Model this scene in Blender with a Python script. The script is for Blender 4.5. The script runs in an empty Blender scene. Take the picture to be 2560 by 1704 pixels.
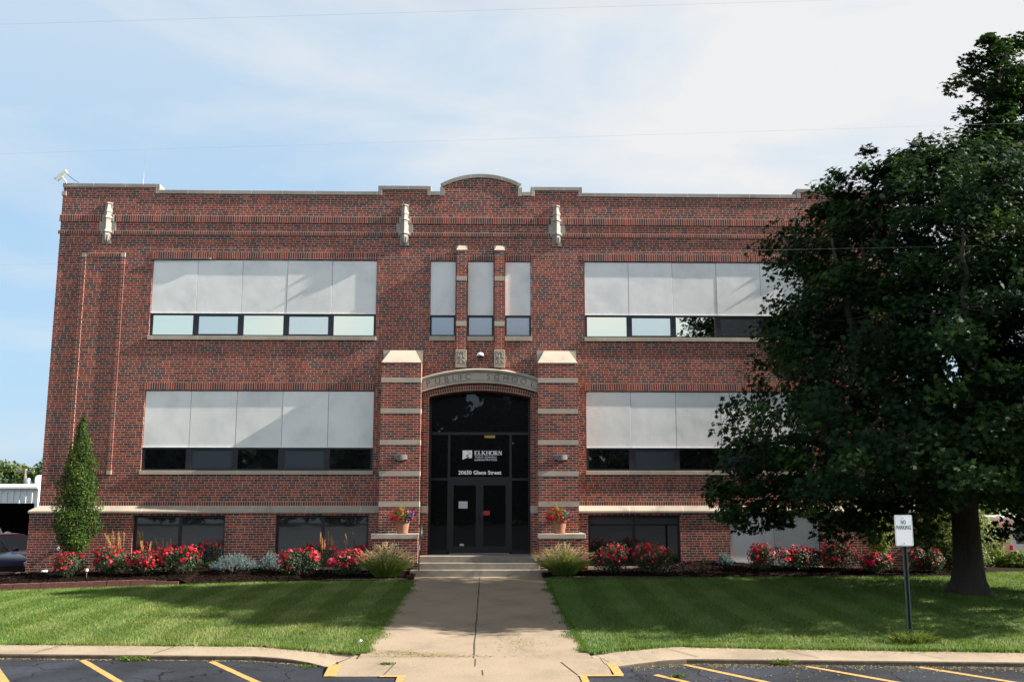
import bpy, math, random
import numpy as np
from mathutils import Vector, Matrix

# ------------------------------------------------------------------ scene, camera, sky, sun
S = bpy.context.scene
COL = S.collection
R = math.radians
cam_d = bpy.data.cameras.new("camera"); cam = bpy.data.objects.new("camera", cam_d); COL.objects.link(cam)
cam.location = (0.244, -27.66, 2.134)
cam.rotation_euler = (R(90 + 9.128), 0, R(-1.407))
cam_d.sensor_width = 36; cam_d.lens = 33.75
cam_d.clip_start = 0.1; cam_d.clip_end = 5000
S.camera = cam

SUN = Vector((1.0, -0.064, 0.60)).normalized()
SUN_EL = math.asin(SUN.z); SUN_AZ = math.atan2(SUN.x, SUN.y)          # clockwise from +Y
W = bpy.data.worlds.new("World"); S.world = W; W.use_nodes = True
nt = W.node_tree; N = nt.nodes; Lk = nt.links; N.clear()
wo = N.new('ShaderNodeOutputWorld'); bg = N.new('ShaderNodeBackground'); bg.inputs[1].default_value = 0.05
sky = N.new('ShaderNodeTexSky'); sky.sky_type = 'NISHITA'; sky.sun_disc = False
sky.sun_elevation = SUN_EL; sky.sun_rotation = SUN_AZ
sky.air_density = 1.0; sky.dust_density = 1.6; sky.ozone_density = 1.2; sky.altitude = 300
tc = N.new('ShaderNodeTexCoord')
# thin high cloud: noise on the dome, stretched sideways
mp = N.new('ShaderNodeMapping'); mp.inputs['Scale'].default_value = (1.6, 1.6, 5.0); mp.inputs['Rotation'].default_value = (0.0, 0.1, 0.0)
mp.inputs['Location'].default_value = (0.35, 0.0, 0.12)
n1 = N.new('ShaderNodeTexNoise'); n1.inputs['Scale'].default_value = 1.7; n1.inputs['Detail'].default_value = 7; n1.inputs['Roughness'].default_value = 0.52
n1.inputs['Distortion'].default_value = 0.35
Lk.new(tc.outputs['Generated'], mp.inputs[0]); Lk.new(mp.outputs[0], n1.inputs['Vector'])
cr = N.new('ShaderNodeMapRange'); cr.inputs['From Min'].default_value = 0.40; cr.inputs['From Max'].default_value = 0.72
Lk.new(n1.outputs['Fac'], cr.inputs['Value'])
# the veil thickens towards the sun's side
sep = N.new('ShaderNodeSeparateXYZ'); Lk.new(tc.outputs['Generated'], sep.inputs[0])
sd = N.new('ShaderNodeMapRange'); sd.inputs['From Min'].default_value = -0.05; sd.inputs['From Max'].default_value = 0.52
sd.inputs['To Min'].default_value = 0.0; sd.inputs['To Max'].default_value = 0.42
Lk.new(sep.outputs['X'], sd.inputs['Value'])
zv = N.new('ShaderNodeMapRange'); zv.inputs['From Min'].default_value = 0.10; zv.inputs['From Max'].default_value = 0.50
zv.inputs['To Min'].default_value = -0.28; zv.inputs['To Max'].default_value = 0.45
Lk.new(sep.outputs['Z'], zv.inputs['Value'])
a1 = N.new('ShaderNodeMath'); a1.operation = 'MULTIPLY_ADD'; a1.inputs[1].default_value = 0.75
Lk.new(cr.outputs[0], a1.inputs[0]); Lk.new(sd.outputs[0], a1.inputs[2])
a2 = N.new('ShaderNodeMath'); a2.operation = 'ADD'; a2.use_clamp = True
Lk.new(a1.outputs[0], a2.inputs[0]); Lk.new(zv.outputs[0], a2.inputs[1])
a3 = N.new('ShaderNodeMath'); a3.operation = 'MINIMUM'; a3.inputs[1].default_value = 0.97; Lk.new(a2.outputs[0], a3.inputs[0])
hz_ = N.new('ShaderNodeMix'); hz_.data_type = 'RGBA'; hz_.inputs['Factor'].default_value = 0.78          # summer haze over the clear sky
hz_.inputs['B'].default_value = (3.0, 4.5, 6.0, 1); Lk.new(sky.outputs[0], hz_.inputs['A'])
mx = N.new('ShaderNodeMix'); mx.data_type = 'RGBA'
mx.inputs['B'].default_value = (5.4, 5.42, 5.45, 1)
Lk.new(a3.outputs[0], mx.inputs['Factor']); Lk.new(hz_.outputs['Result'], mx.inputs['A'])
# unseen sky opposite the building, brightened to add fill light on the facade
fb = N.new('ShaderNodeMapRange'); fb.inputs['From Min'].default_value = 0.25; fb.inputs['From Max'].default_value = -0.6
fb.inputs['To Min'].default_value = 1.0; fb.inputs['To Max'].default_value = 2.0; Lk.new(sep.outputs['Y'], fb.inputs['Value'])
# unseen sky overhead, dimmed to deepen the shade on the lawn
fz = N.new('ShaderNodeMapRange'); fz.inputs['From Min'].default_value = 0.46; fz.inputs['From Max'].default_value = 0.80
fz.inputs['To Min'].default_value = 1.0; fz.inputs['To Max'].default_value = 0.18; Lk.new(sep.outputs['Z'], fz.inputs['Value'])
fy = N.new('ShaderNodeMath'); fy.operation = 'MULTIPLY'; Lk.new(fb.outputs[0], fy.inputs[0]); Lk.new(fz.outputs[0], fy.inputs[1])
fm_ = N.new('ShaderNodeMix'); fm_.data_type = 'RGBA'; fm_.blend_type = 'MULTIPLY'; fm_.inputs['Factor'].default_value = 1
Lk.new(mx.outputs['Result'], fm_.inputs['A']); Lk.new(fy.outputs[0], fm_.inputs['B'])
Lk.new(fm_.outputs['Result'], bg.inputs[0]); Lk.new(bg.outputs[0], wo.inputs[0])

sl = bpy.data.lights.new("sun", 'SUN'); sl.energy = 5.0; sl.angle = R(0.53); sl.color = (1.0, 0.92, 0.81)
so = bpy.data.objects.new("sun", sl); COL.objects.link(so)
so.rotation_euler = SUN.to_track_quat('Z', 'Y').to_euler(); so.location = (40, -10, 40)
S.view_settings.view_transform = 'Standard'; S.view_settings.look = 'None'
S.view_settings.exposure = 1.70; S.view_settings.gamma = 1.0
S.render.engine = 'CYCLES'
S.cycles.max_bounces = 6; S.cycles.transparent_max_bounces = 8

rng = np.random.default_rng(7)
rnd = random.Random(11)

# ------------------------------------------------------------------ tagging
def tag(o, label=None, cat=None, group=None, kind=None):
    if label: o['label'] = label
    if cat: o['category'] = cat
    if group: o['group'] = group
    if kind: o['kind'] = kind
    return o
def thing(name, label, cat, loc=(0, 0, 0), rz=0.0, group=None):
    o = bpy.data.objects.new(name, None); COL.objects.link(o)
    o.empty_display_size = 0.2
    o.location = loc; o.rotation_euler = (0, 0, rz)
    return tag(o, label, cat, group)
def copy_tree(o, parent=None):
    c = o.copy(); COL.objects.link(c)
    if parent is not None: c.parent = parent
    for ch in [q for q in bpy.data.objects if q.parent == o]:
        copy_tree(ch, c)
    return c

# ------------------------------------------------------------------ materials
def newmat(name):
    m = bpy.data.materials.new(name); m.use_nodes = True
    t = m.node_tree; b = t.nodes['Principled BSDF']
    return m, t, b
def nd(t, kind, **kw):
    n = t.nodes.new(kind)
    for k, v in kw.items(): setattr(n, k, v)
    return n
def ramp(t, stops, interp='LINEAR'):
    r = t.nodes.new('ShaderNodeValToRGB'); e = r.color_ramp; e.interpolation = interp
    while len(e.elements) > 1: e.elements.remove(e.elements[0])
    e.elements[0].position = stops[0][0]; e.elements[0].color = (*stops[0][1], 1)
    for p, c in stops[1:]:
        q = e.elements.new(p); q.color = (*c, 1)
    return r
def simple(name, col, rough=0.6, metal=0.0, var=0.0, scale=6.0, bump=0.0, bscale=60.0, spec=0.5, stretch=None):
    m, t, b = newmat(name)
    b.inputs['Roughness'].default_value = rough; b.inputs['Metallic'].default_value = metal
    b.inputs['Specular IOR Level'].default_value = spec
    b.inputs['Base Color'].default_value = (*col, 1)
    c = nd(t, 'ShaderNodeTexCoord')
    src = c.outputs['Object']
    if stretch:
        mpp = nd(t, 'ShaderNodeMapping'); mpp.inputs['Scale'].default_value = stretch
        t.links.new(src, mpp.inputs[0]); src = mpp.outputs[0]
    if var > 0:
        n = nd(t, 'ShaderNodeTexNoise'); n.inputs['Scale'].default_value = scale; n.inputs['Detail'].default_value = 6; n.inputs['Roughness'].default_value = 0.65
        t.links.new(src, n.inputs['Vector'])
        r = ramp(t, [(0.28, tuple(x * (1 - var) for x in col)), (0.52, col), (0.76, tuple(min(1, x * (1 + var)) for x in col))])
        t.links.new(n.outputs['Fac'], r.inputs[0]); t.links.new(r.outputs[0], b.inputs['Base Color'])
    if bump > 0:
        n2 = nd(t, 'ShaderNodeTexNoise'); n2.inputs['Scale'].default_value = bscale; n2.inputs['Detail'].default_value = 4
        t.links.new(src, n2.inputs['Vector'])
        bp = nd(t, 'ShaderNodeBump'); bp.inputs['Strength'].default_value = bump; bp.inputs['Distance'].default_value = 0.02
        t.links.new(n2.outputs['Fac'], bp.inputs['Height']); t.links.new(bp.outputs[0], b.inputs['Normal'])
    return m

BRICK_STOPS = [(0.0, (0.058, 0.032, 0.035)), (0.16, (0.082, 0.032, 0.032)), (0.30, (0.118, 0.033, 0.030)),
               (0.48, (0.165, 0.032, 0.025)), (0.70, (0.212, 0.035, 0.024)), (0.88, (0.255, 0.050, 0.029)), (1.0, (0.295, 0.073, 0.037))]
def brick(name, bw=0.213, rh=0.0677, off=0.5, z0=0.0, x0=0.0, mortar=0.013, squash=1.0, sqf=2, radial=None):
    m, t, b = newmat(name)
    c = nd(t, 'ShaderNodeTexCoord'); s = nd(t, 'ShaderNodeSeparateXYZ'); t.links.new(c.outputs['Object'], s.inputs[0])
    ad = nd(t, 'ShaderNodeMath', operation='ADD'); t.links.new(s.outputs['X'], ad.inputs[0]); t.links.new(s.outputs['Y'], ad.inputs[1])
    ax = nd(t, 'ShaderNodeMath', operation='ADD'); t.links.new(ad.outputs[0], ax.inputs[0]); ax.inputs[1].default_value = 200 * bw - x0
    az = nd(t, 'ShaderNodeMath', operation='ADD'); t.links.new(s.outputs['Z'], az.inputs[0]); az.inputs[1].default_value = 40 * rh - z0
    cb = nd(t, 'ShaderNodeCombineXYZ'); t.links.new(ax.outputs[0], cb.inputs[0]); t.links.new(az.outputs[0], cb.inputs[1])
    br = nd(t, 'ShaderNodeTexBrick'); br.offset = off; br.offset_frequency = 2; br.squash = squash; br.squash_frequency = sqf
    br.inputs['Scale'].default_value = 1; br.inputs['Brick Width'].default_value = bw; br.inputs['Row Height'].default_value = rh
    br.inputs['Mortar Size'].default_value = mortar / 2; br.inputs['Mortar Smooth'].default_value = 0.1; br.inputs['Bias'].default_value = 0
    br.inputs['Color1'].default_value = (0, 0, 0, 1); br.inputs['Color2'].default_value = (1, 1, 1, 1); br.inputs['Mortar'].default_value = (0.5, 0.5, 0.5, 1)
    t.links.new(cb.outputs[0], br.inputs['Vector'])
    # clay colour of each brick, with a slow drift from batch to batch
    n = nd(t, 'ShaderNodeTexNoise'); n.inputs['Scale'].default_value = 0.55; n.inputs['Detail'].default_value = 3
    t.links.new(c.outputs['Object'], n.inputs['Vector'])
    dr = nd(t, 'ShaderNodeMath', operation='MULTIPLY_ADD'); dr.inputs[1].default_value = 0.35; dr.inputs[2].default_value = -0.19
    t.links.new(n.outputs['Fac'], dr.inputs[0])
    sm = nd(t, 'ShaderNodeMath', operation='ADD', use_clamp=True); t.links.new(br.outputs['Color'], sm.inputs[0]); t.links.new(dr.outputs[0], sm.inputs[1])
    rp = ramp(t, BRICK_STOPS); t.links.new(sm.outputs[0], rp.inputs[0])
    n3 = nd(t, 'ShaderNodeTexNoise'); n3.inputs['Scale'].default_value = 45; n3.inputs['Detail'].default_value = 3
    t.links.new(c.outputs['Object'], n3.inputs['Vector'])
    mm = nd(t, 'ShaderNodeMapRange'); mm.inputs['From Min'].default_value = 0.3; mm.inputs['From Max'].default_value = 0.7; mm.inputs['To Min'].default_value = 0.75; mm.inputs['To Max'].default_value = 1.25
    t.links.new(n3.outputs['Fac'], mm.inputs['Value'])
    mu = nd(t, 'ShaderNodeMix', data_type='RGBA', blend_type='MULTIPLY'); mu.inputs['Factor'].default_value = 1
    t.links.new(rp.outputs[0], mu.inputs['A']); t.links.new(mm.outputs[0], mu.inputs['B'])
    mo = nd(t, 'ShaderNodeMix', data_type='RGBA'); t.links.new(br.outputs['Fac'], mo.inputs['Factor'])
    t.links.new(mu.outputs['Result'], mo.inputs['A']); mo.inputs['B'].default_value = (0.40, 0.325, 0.255, 1)
    # old water runs and grime, stretched downwards
    wm = nd(t, 'ShaderNodeMapping'); wm.inputs['Scale'].default_value = (1.6, 1.6, 0.28); t.links.new(c.outputs['Object'], wm.inputs[0])
    wn_ = nd(t, 'ShaderNodeTexNoise'); wn_.inputs['Scale'].default_value = 1.1; wn_.inputs['Detail'].default_value = 6; wn_.inputs['Roughness'].default_value = 0.65; t.links.new(wm.outputs[0], wn_.inputs['Vector'])
    wr = nd(t, 'ShaderNodeMapRange'); wr.inputs['From Min'].default_value = 0.3; wr.inputs['From Max'].default_value = 0.7; wr.inputs['To Min'].default_value = 0.76; wr.inputs['To Max'].default_value = 1.18; t.links.new(wn_.outputs['Fac'], wr.inputs['Value'])
    wx = nd(t, 'ShaderNodeMix', data_type='RGBA', blend_type='MULTIPLY'); wx.inputs['Factor'].default_value = 1; t.links.new(mo.outputs['Result'], wx.inputs['A']); t.links.new(wr.outputs[0], wx.inputs['B'])
    t.links.new(wx.outputs['Result'], b.inputs['Base Color'])
    b.inputs['Roughness'].default_value = 0.82; b.inputs['Specular IOR Level'].default_value = 0.25
    inv = nd(t, 'ShaderNodeMath', operation='SUBTRACT'); inv.inputs[0].default_value = 1; t.links.new(br.outputs['Fac'], inv.inputs[1])
    bp = nd(t, 'ShaderNodeBump'); bp.inputs['Strength'].default_value = 0.45; bp.inputs['Distance'].default_value = 0.006
    t.links.new(inv.outputs[0], bp.inputs['Height']); t.links.new(bp.outputs[0], b.inputs['Normal'])
    return m

def leafmat(name, dark, mid, light, trans=0.35, rough=0.6, gloss=0.12):
    m, t, b = newmat(name)
    at = nd(t, 'ShaderNodeAttribute'); at.attribute_name = 'tint'
    r = ramp(t, [(0.0, dark), (0.55, mid), (1.0, light)]); t.links.new(at.outputs['Fac'], r.inputs[0])
    t.links.new(r.outputs[0], b.inputs['Base Color'])
    b.inputs['Roughness'].default_value = rough; b.inputs['Specular IOR Level'].default_value = gloss
    tr = nd(t, 'ShaderNodeBsdfTranslucent')
    hs = nd(t, 'ShaderNodeHueSaturation'); hs.inputs['Hue'].default_value = 0.47; hs.inputs['Saturation'].default_value = 1.1; hs.inputs['Value'].default_value = 1.5
    t.links.new(r.outputs[0], hs.inputs['Color']); t.links.new(hs.outputs[0], tr.inputs[0])
    ms = nd(t, 'ShaderNodeMixShader'); ms.inputs[0].default_value = trans
    t.links.new(b.outputs[0], ms.inputs[1]); t.links.new(tr.outputs[0], ms.inputs[2])
    t.links.new(ms.outputs[0], t.nodes['Material Output'].inputs[0])
    return m

def glass_mat(name, refl=0.5, rough=0.01, under=(0.004, 0.004, 0.005), wav=0.0, tint=(0.92, 0.94, 0.95)):
    m, t, b = newmat(name)
    b.inputs['Base Color'].default_value = (*under, 1); b.inputs['Roughness'].default_value = 0.25
    b.inputs['Specular IOR Level'].default_value = 0.12
    g = nd(t, 'ShaderNodeBsdfGlossy'); g.inputs['Roughness'].default_value = rough; g.inputs['Color'].default_value = (*tint, 1)
    ms = nd(t, 'ShaderNodeMixShader'); ms.inputs[0].default_value = refl
    t.links.new(b.outputs[0], ms.inputs[1]); t.links.new(g.outputs[0], ms.inputs[2])
    t.links.new(ms.outputs[0], t.nodes['Material Output'].inputs[0])
    if wav > 0:
        c = nd(t, 'ShaderNodeTexCoord'); n = nd(t, 'ShaderNodeTexNoise'); n.inputs['Scale'].default_value = 1.4; n.inputs['Detail'].default_value = 1
        t.links.new(c.outputs['Object'], n.inputs['Vector'])
        bp = nd(t, 'ShaderNodeBump'); bp.inputs['Strength'].default_value = wav; bp.inputs['Distance'].default_value = 0.02
        t.links.new(n.outputs['Fac'], bp.inputs['Height']); t.links.new(bp.outputs[0], g.inputs['Normal'])
    return m

M = {}
M['brick'] = brick('wall brick', squash=0.78, sqf=3, z0=0.012)
M['brick_p'] = brick('pier brick', z0=0.012, x0=0.04)
M['soldier'] = lambda z0, h=0.203: brick('upright brick', bw=0.0677, rh=h, off=0.0, z0=z0)
def stone_mat(name, col, joint=None):
    m, t, b = newmat(name)
    c = nd(t, 'ShaderNodeTexCoord')
    n = nd(t, 'ShaderNodeTexNoise'); n.inputs['Scale'].default_value = 1.3; n.inputs['Detail'].default_value = 8; n.inputs['Roughness'].default_value = 0.7
    t.links.new(c.outputs['Object'], n.inputs['Vector'])
    r = ramp(t, [(0.30, tuple(x * 0.66 for x in col)), (0.47, tuple(x * 0.93 for x in col)), (0.6, col), (0.8, tuple(x * 1.1 for x in col))])
    t.links.new(n.outputs['Fac'], r.inputs[0])
    last = r.outputs[0]
    if joint:
        s = nd(t, 'ShaderNodeSeparateXYZ'); t.links.new(c.outputs['Object'], s.inputs[0])
        md = nd(t, 'ShaderNodeMath', operation='PINGPONG'); md.inputs[1].default_value = joint / 2
        sh = nd(t, 'ShaderNodeMath', operation='ADD'); sh.inputs[1].default_value = 0.31; t.links.new(s.outputs['X'], sh.inputs[0])
        t.links.new(sh.outputs[0], md.inputs[0])
        lt = nd(t, 'ShaderNodeMath', operation='LESS_THAN'); lt.inputs[1].default_value = 0.007; t.links.new(md.outputs[0], lt.inputs[0])
        mj = nd(t, 'ShaderNodeMix', data_type='RGBA'); t.links.new(lt.outputs[0], mj.inputs['Factor']); t.links.new(last, mj.inputs['A'])
        mj.inputs['B'].default_value = (0.55, 0.49, 0.40, 1); last = mj.outputs['Result']
        # every block has its own shade
        fl = nd(t, 'ShaderNodeMath', operation='DIVIDE'); fl.inputs[1].default_value = joint; t.links.new(sh.outputs[0], fl.inputs[0])
        f2 = nd(t, 'ShaderNodeMath', operation='ROUND'); t.links.new(fl.outputs[0], f2.inputs[0])
        wn = nd(t, 'ShaderNodeTexWhiteNoise'); wn.noise_dimensions = '1D'; t.links.new(f2.outputs[0], wn.inputs['W'])
        mr = nd(t, 'ShaderNodeMapRange'); mr.inputs['To Min'].default_value = 0.85; mr.inputs['To Max'].default_value = 1.1; t.links.new(wn.outputs['Value'], mr.inputs['Value'])
        mu = nd(t, 'ShaderNodeMix', data_type='RGBA', blend_type='MULTIPLY'); mu.inputs['Factor'].default_value = 1
        t.links.new(last, mu.inputs['A']); t.links.new(mr.outputs[0], mu.inputs['B']); last = mu.outputs['Result']
    t.links.new(last, b.inputs['Base Color'])
    b.inputs['Roughness'].default_value = 0.85; b.inputs['Specular IOR Level'].default_value = 0.2
    n2 = nd(t, 'ShaderNodeTexNoise'); n2.inputs['Scale'].default_value = 50; n2.inputs['Detail'].default_value = 4
    t.links.new(c.outputs['Object'], n2.inputs['Vector'])
    bp = nd(t, 'ShaderNodeBump'); bp.inputs['Strength'].default_value = 0.25; bp.inputs['Distance'].default_value = 0.01
    t.links.new(n2.outputs['Fac'], bp.inputs['Height']); t.links.new(bp.outputs[0], b.inputs['Normal'])
    return m
M['stone'] = stone_mat('limestone', (0.40, 0.345, 0.28))
M['coping'] = stone_mat('coping limestone', (0.30, 0.27, 0.235), joint=0.93)
M['coping2'] = stone_mat('finial limestone', (0.30, 0.27, 0.235))
M['sill'] = stone_mat('sill limestone', (0.39, 0.335, 0.265), joint=1.31)
M['table'] = stone_mat('water table limestone', (0.36, 0.31, 0.25), joint=1.52)
M['engrave'] = simple('engraved shade', (0.075, 0.064, 0.052), 0.9)
M['carve'] = simple('carved stone ground', (0.22, 0.195, 0.16), 0.9, var=0.2)
def panel_mat():
    m, t, b = newmat('pale infill board')
    c = nd(t, 'ShaderNodeTexCoord')
    n = nd(t, 'ShaderNodeTexNoise'); n.inputs['Scale'].default_value = 1.1; n.inputs['Detail'].default_value = 7; n.inputs['Roughness'].default_value = 0.6
    t.links.new(c.outputs['Object'], n.inputs['Vector'])
    r = ramp(t, [(0.3, (0.58, 0.58, 0.575)), (0.5, (0.69, 0.68, 0.655)), (0.72, (0.74, 0.725, 0.69))])
    t.links.new(n.outputs['Fac'], r.inputs[0])
    # faint vertical runs and rust specks
    mp_ = nd(t, 'ShaderNodeMapping'); mp_.inputs['Scale'].default_value = (9, 1, 0.5)
    t.links.new(c.outputs['Object'], mp_.inputs[0])
    n2 = nd(t, 'ShaderNodeTexNoise'); n2.inputs['Scale'].default_value = 2.2; n2.inputs['Detail'].default_value = 5; t.links.new(mp_.outputs[0], n2.inputs['Vector'])
    m2 = nd(t, 'ShaderNodeMapRange'); m2.inputs['From Min'].default_value = 0.62; m2.inputs['From Max'].default_value = 0.8; m2.inputs['To Max'].default_value = 0.3
    t.links.new(n2.outputs['Fac'], m2.inputs['Value'])
    mixc = nd(t, 'ShaderNodeMix', data_type='RGBA'); t.links.new(m2.outputs[0], mixc.inputs['Factor']); t.links.new(r.outputs[0], mixc.inputs['A'])
    mixc.inputs['B'].default_value = (0.50, 0.46, 0.40, 1)
    oi = nd(t, 'ShaderNodeObjectInfo'); orr = nd(t, 'ShaderNodeMapRange'); orr.inputs['To Min'].default_value = 0.93; orr.inputs['To Max'].default_value = 1.03; t.links.new(oi.outputs['Random'], orr.inputs['Value'])
    om = nd(t, 'ShaderNodeMix', data_type='RGBA', blend_type='MULTIPLY'); om.inputs['Factor'].default_value = 1; t.links.new(mixc.outputs['Result'], om.inputs['A']); t.links.new(orr.outputs[0], om.inputs['B'])
    n4 = nd(t, 'ShaderNodeTexNoise'); n4.inputs['Scale'].default_value = 1.6; t.links.new(c.outputs['Object'], n4.inputs['Vector'])
    b4 = nd(t, 'ShaderNodeBump'); b4.inputs['Strength'].default_value = 0.35; b4.inputs['Distance'].default_value = 0.02; t.links.new(n4.outputs['Fac'], b4.inputs['Height']); t.links.new(b4.outputs[0], b.inputs['Normal'])
    t.links.new(om.outputs['Result'], b.inputs['Base Color'])
    b.inputs['Roughness'].default_value = 0.75; b.inputs['Specular IOR Level'].default_value = 0.3
    return m
M['panel'] = panel_mat()
M['frame'] = simple('dark bronze aluminium', (0.014, 0.011, 0.016), 0.45, spec=0.4)
M['frame2'] = simple('door bronze aluminium', (0.0065, 0.005, 0.007), 0.45, spec=0.4)
M['glass'] = glass_mat('coated window glass', 0.60, wav=0.03, tint=(1.0, 0.88, 0.66))
M['glass_low'] = glass_mat('window glass', 0.35, wav=0.03)
M['glass_screen'] = glass_mat('screened window glass', 0.46, rough=0.12, under=(0.10, 0.105, 0.115), wav=0.05, tint=(0.95, 0.90, 0.76))
M['glass_screen_low'] = glass_mat('shaded window glass', 0.16, rough=0.08, under=(0.060, 0.068, 0.085), wav=0.04)
M['glass_small'] = glass_mat('shaded stair glass', 0.16, rough=0.1, under=(0.13, 0.125, 0.145), wav=0.04)
M['glass_base'] = glass_mat('basement window glass', 0.24, rough=0.02, under=(0.022, 0.024, 0.019), wav=0.05)
M['glass_base2'] = glass_mat('dark basement glass', 0.12, under=(0.006, 0.006, 0.007))
M['glass_door'] = glass_mat('dark entrance glass', 0.03, under=(0.002, 0.002, 0.002), wav=0.06)
M['white_vinyl'] = simple('white lettering', (0.80, 0.80, 0.80), 0.5)
M['paper'] = simple('paper', (0.42, 0.42, 0.44), 0.8)
M['red'] = simple('red notice', (0.30, 0.01, 0.008), 0.5)
M['amber'] = simple('amber notice', (0.34, 0.22, 0.02), 0.6)
M['grey'] = simple('grey paint', (0.10, 0.10, 0.11), 0.5)
M['lens'] = simple('lamp lens', (0.75, 0.55, 0.2), 0.3)
M['white_plastic'] = simple('white plastic', (0.75, 0.75, 0.75), 0.35)
M['camera_shell'] = simple('pale camera shell', (0.55, 0.57, 0.55), 0.4)
M['black_gloss'] = simple('smoked dome', (0.008, 0.008, 0.01), 0.08)
M['rail'] = simple('painted steel rail', (0.022, 0.024, 0.03), 0.35, metal=0.3)
M['steel'] = simple('galvanised steel', (0.35, 0.35, 0.36), 0.4, metal=0.8)
M['post'] = simple('green sign post', (0.030, 0.052, 0.045), 0.45, metal=0.2, var=0.2, scale=20)
M['sign'] = simple('reflective sign sheet', (0.82, 0.86, 0.90), 0.35)
M['ink'] = simple('sign ink', (0.03, 0.04, 0.07), 0.5)
M['terracotta'] = simple('terracotta', (0.25, 0.115, 0.068), 0.85, var=0.25, scale=9)
M['stepc'] = simple('step concrete', (0.20, 0.175, 0.14), 0.9, var=0.25, scale=5, bump=0.3)
def paving(name, col):
    m, t, b = newmat(name)
    c = nd(t, 'ShaderNodeTexCoord')
    n = nd(t, 'ShaderNodeTexNoise'); n.inputs['Scale'].default_value = 0.8; n.inputs['Detail'].default_value = 9; n.inputs['Roughness'].default_value = 0.66
    t.links.new(c.outputs['Object'], n.inputs['Vector'])
    r = ramp(t, [(0.27, tuple(x * 0.70 for x in col)), (0.5, col), (0.74, tuple(x * 1.15 for x in col))]); t.links.new(n.outputs['Fac'], r.inputs[0])
    n2 = nd(t, 'ShaderNodeTexNoise'); n2.inputs['Scale'].default_value = 70; n2.inputs['Detail'].default_value = 3; t.links.new(c.outputs['Object'], n2.inputs['Vector'])
    mm = nd(t, 'ShaderNodeMapRange'); mm.inputs['From Min'].default_value = 0.3; mm.inputs['From Max'].default_value = 0.7; mm.inputs['To Min'].default_value = 0.78; mm.inputs['To Max'].default_value = 1.2
    t.links.new(n2.outputs['Fac'], mm.inputs['Value'])
    mu = nd(t, 'ShaderNodeMix', data_type='RGBA', blend_type='MULTIPLY'); mu.inputs['Factor'].default_value = 1
    t.links.new(r.outputs[0], mu.inputs['A']); t.links.new(mm.outputs[0], mu.inputs['B']); t.links.new(mu.outputs['Result'], b.inputs['Base Color'])
    b.inputs['Roughness'].default_value = 0.92; b.inputs['Specular IOR Level'].default_value = 0.2
    bp = nd(t, 'ShaderNodeBump'); bp.inputs['Strength'].default_value = 0.3; bp.inputs['Distance'].default_value = 0.006
    t.links.new(n2.outputs['Fac'], bp.inputs['Height']); t.links.new(bp.outputs[0], b.inputs['Normal'])
    return m
M['path'] = paving('warm path concrete', (0.262, 0.212, 0.158))
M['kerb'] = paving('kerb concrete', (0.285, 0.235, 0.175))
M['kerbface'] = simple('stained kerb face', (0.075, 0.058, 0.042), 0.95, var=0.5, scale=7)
def asphalt_mat():
    m = simple('sealed asphalt', (0.021, 0.025, 0.034), 0.85, spec=0.2, var=0.5, scale=30, bump=0.5, bscale=120); t = m.node_tree; b = t.nodes['Principled BSDF']
    c = [n for n in t.nodes if n.type == 'TEX_COORD'][0]; src = b.inputs['Base Color'].links[0].from_socket
    n = nd(t, 'ShaderNodeTexNoise'); n.inputs['Scale'].default_value = 0.9; n.inputs['Detail'].default_value = 7; n.inputs['Distortion'].default_value = 0.6; t.links.new(c.outputs['Object'], n.inputs['Vector'])
    r = nd(t, 'ShaderNodeMapRange'); r.inputs['From Min'].default_value = 0.3; r.inputs['From Max'].default_value = 0.72; r.inputs['To Min'].default_value = 0.62; r.inputs['To Max'].default_value = 1.75; t.links.new(n.outputs['Fac'], r.inputs['Value'])
    mu = nd(t, 'ShaderNodeMix', data_type='RGBA', blend_type='MULTIPLY'); mu.inputs['Factor'].default_value = 1; t.links.new(src, mu.inputs['A']); t.links.new(r.outputs[0], mu.inputs['B'])
    # hairline cracks
    nz = nd(t, 'ShaderNodeTexNoise'); nz.inputs['Scale'].default_value = 3.0; t.links.new(c.outputs['Object'], nz.inputs['Vector'])
    va = nd(t, 'ShaderNodeVectorMath', operation='MULTIPLY_ADD'); va.inputs[1].default_value = (.35, .35, .35); t.links.new(nz.outputs['Color'], va.inputs[0]); t.links.new(c.outputs['Object'], va.inputs[2])
    vo = nd(t, 'ShaderNodeTexVoronoi'); vo.feature = 'DISTANCE_TO_EDGE'; vo.inputs['Scale'].default_value = 0.75; t.links.new(va.outputs[0], vo.inputs['Vector'])
    lt = nd(t, 'ShaderNodeMath', operation='LESS_THAN'); lt.inputs[1].default_value = 0.0075; t.links.new(vo.outputs['Distance'], lt.inputs[0])
    mc = nd(t, 'ShaderNodeMix', data_type='RGBA'); t.links.new(lt.outputs[0], mc.inputs['Factor']); t.links.new(mu.outputs['Result'], mc.inputs['A']); mc.inputs['B'].default_value = (.004, .004, .004, 1)
    t.links.new(mc.outputs['Result'], b.inputs['Base Color']); return m
M['asphalt'] = asphalt_mat()
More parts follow.
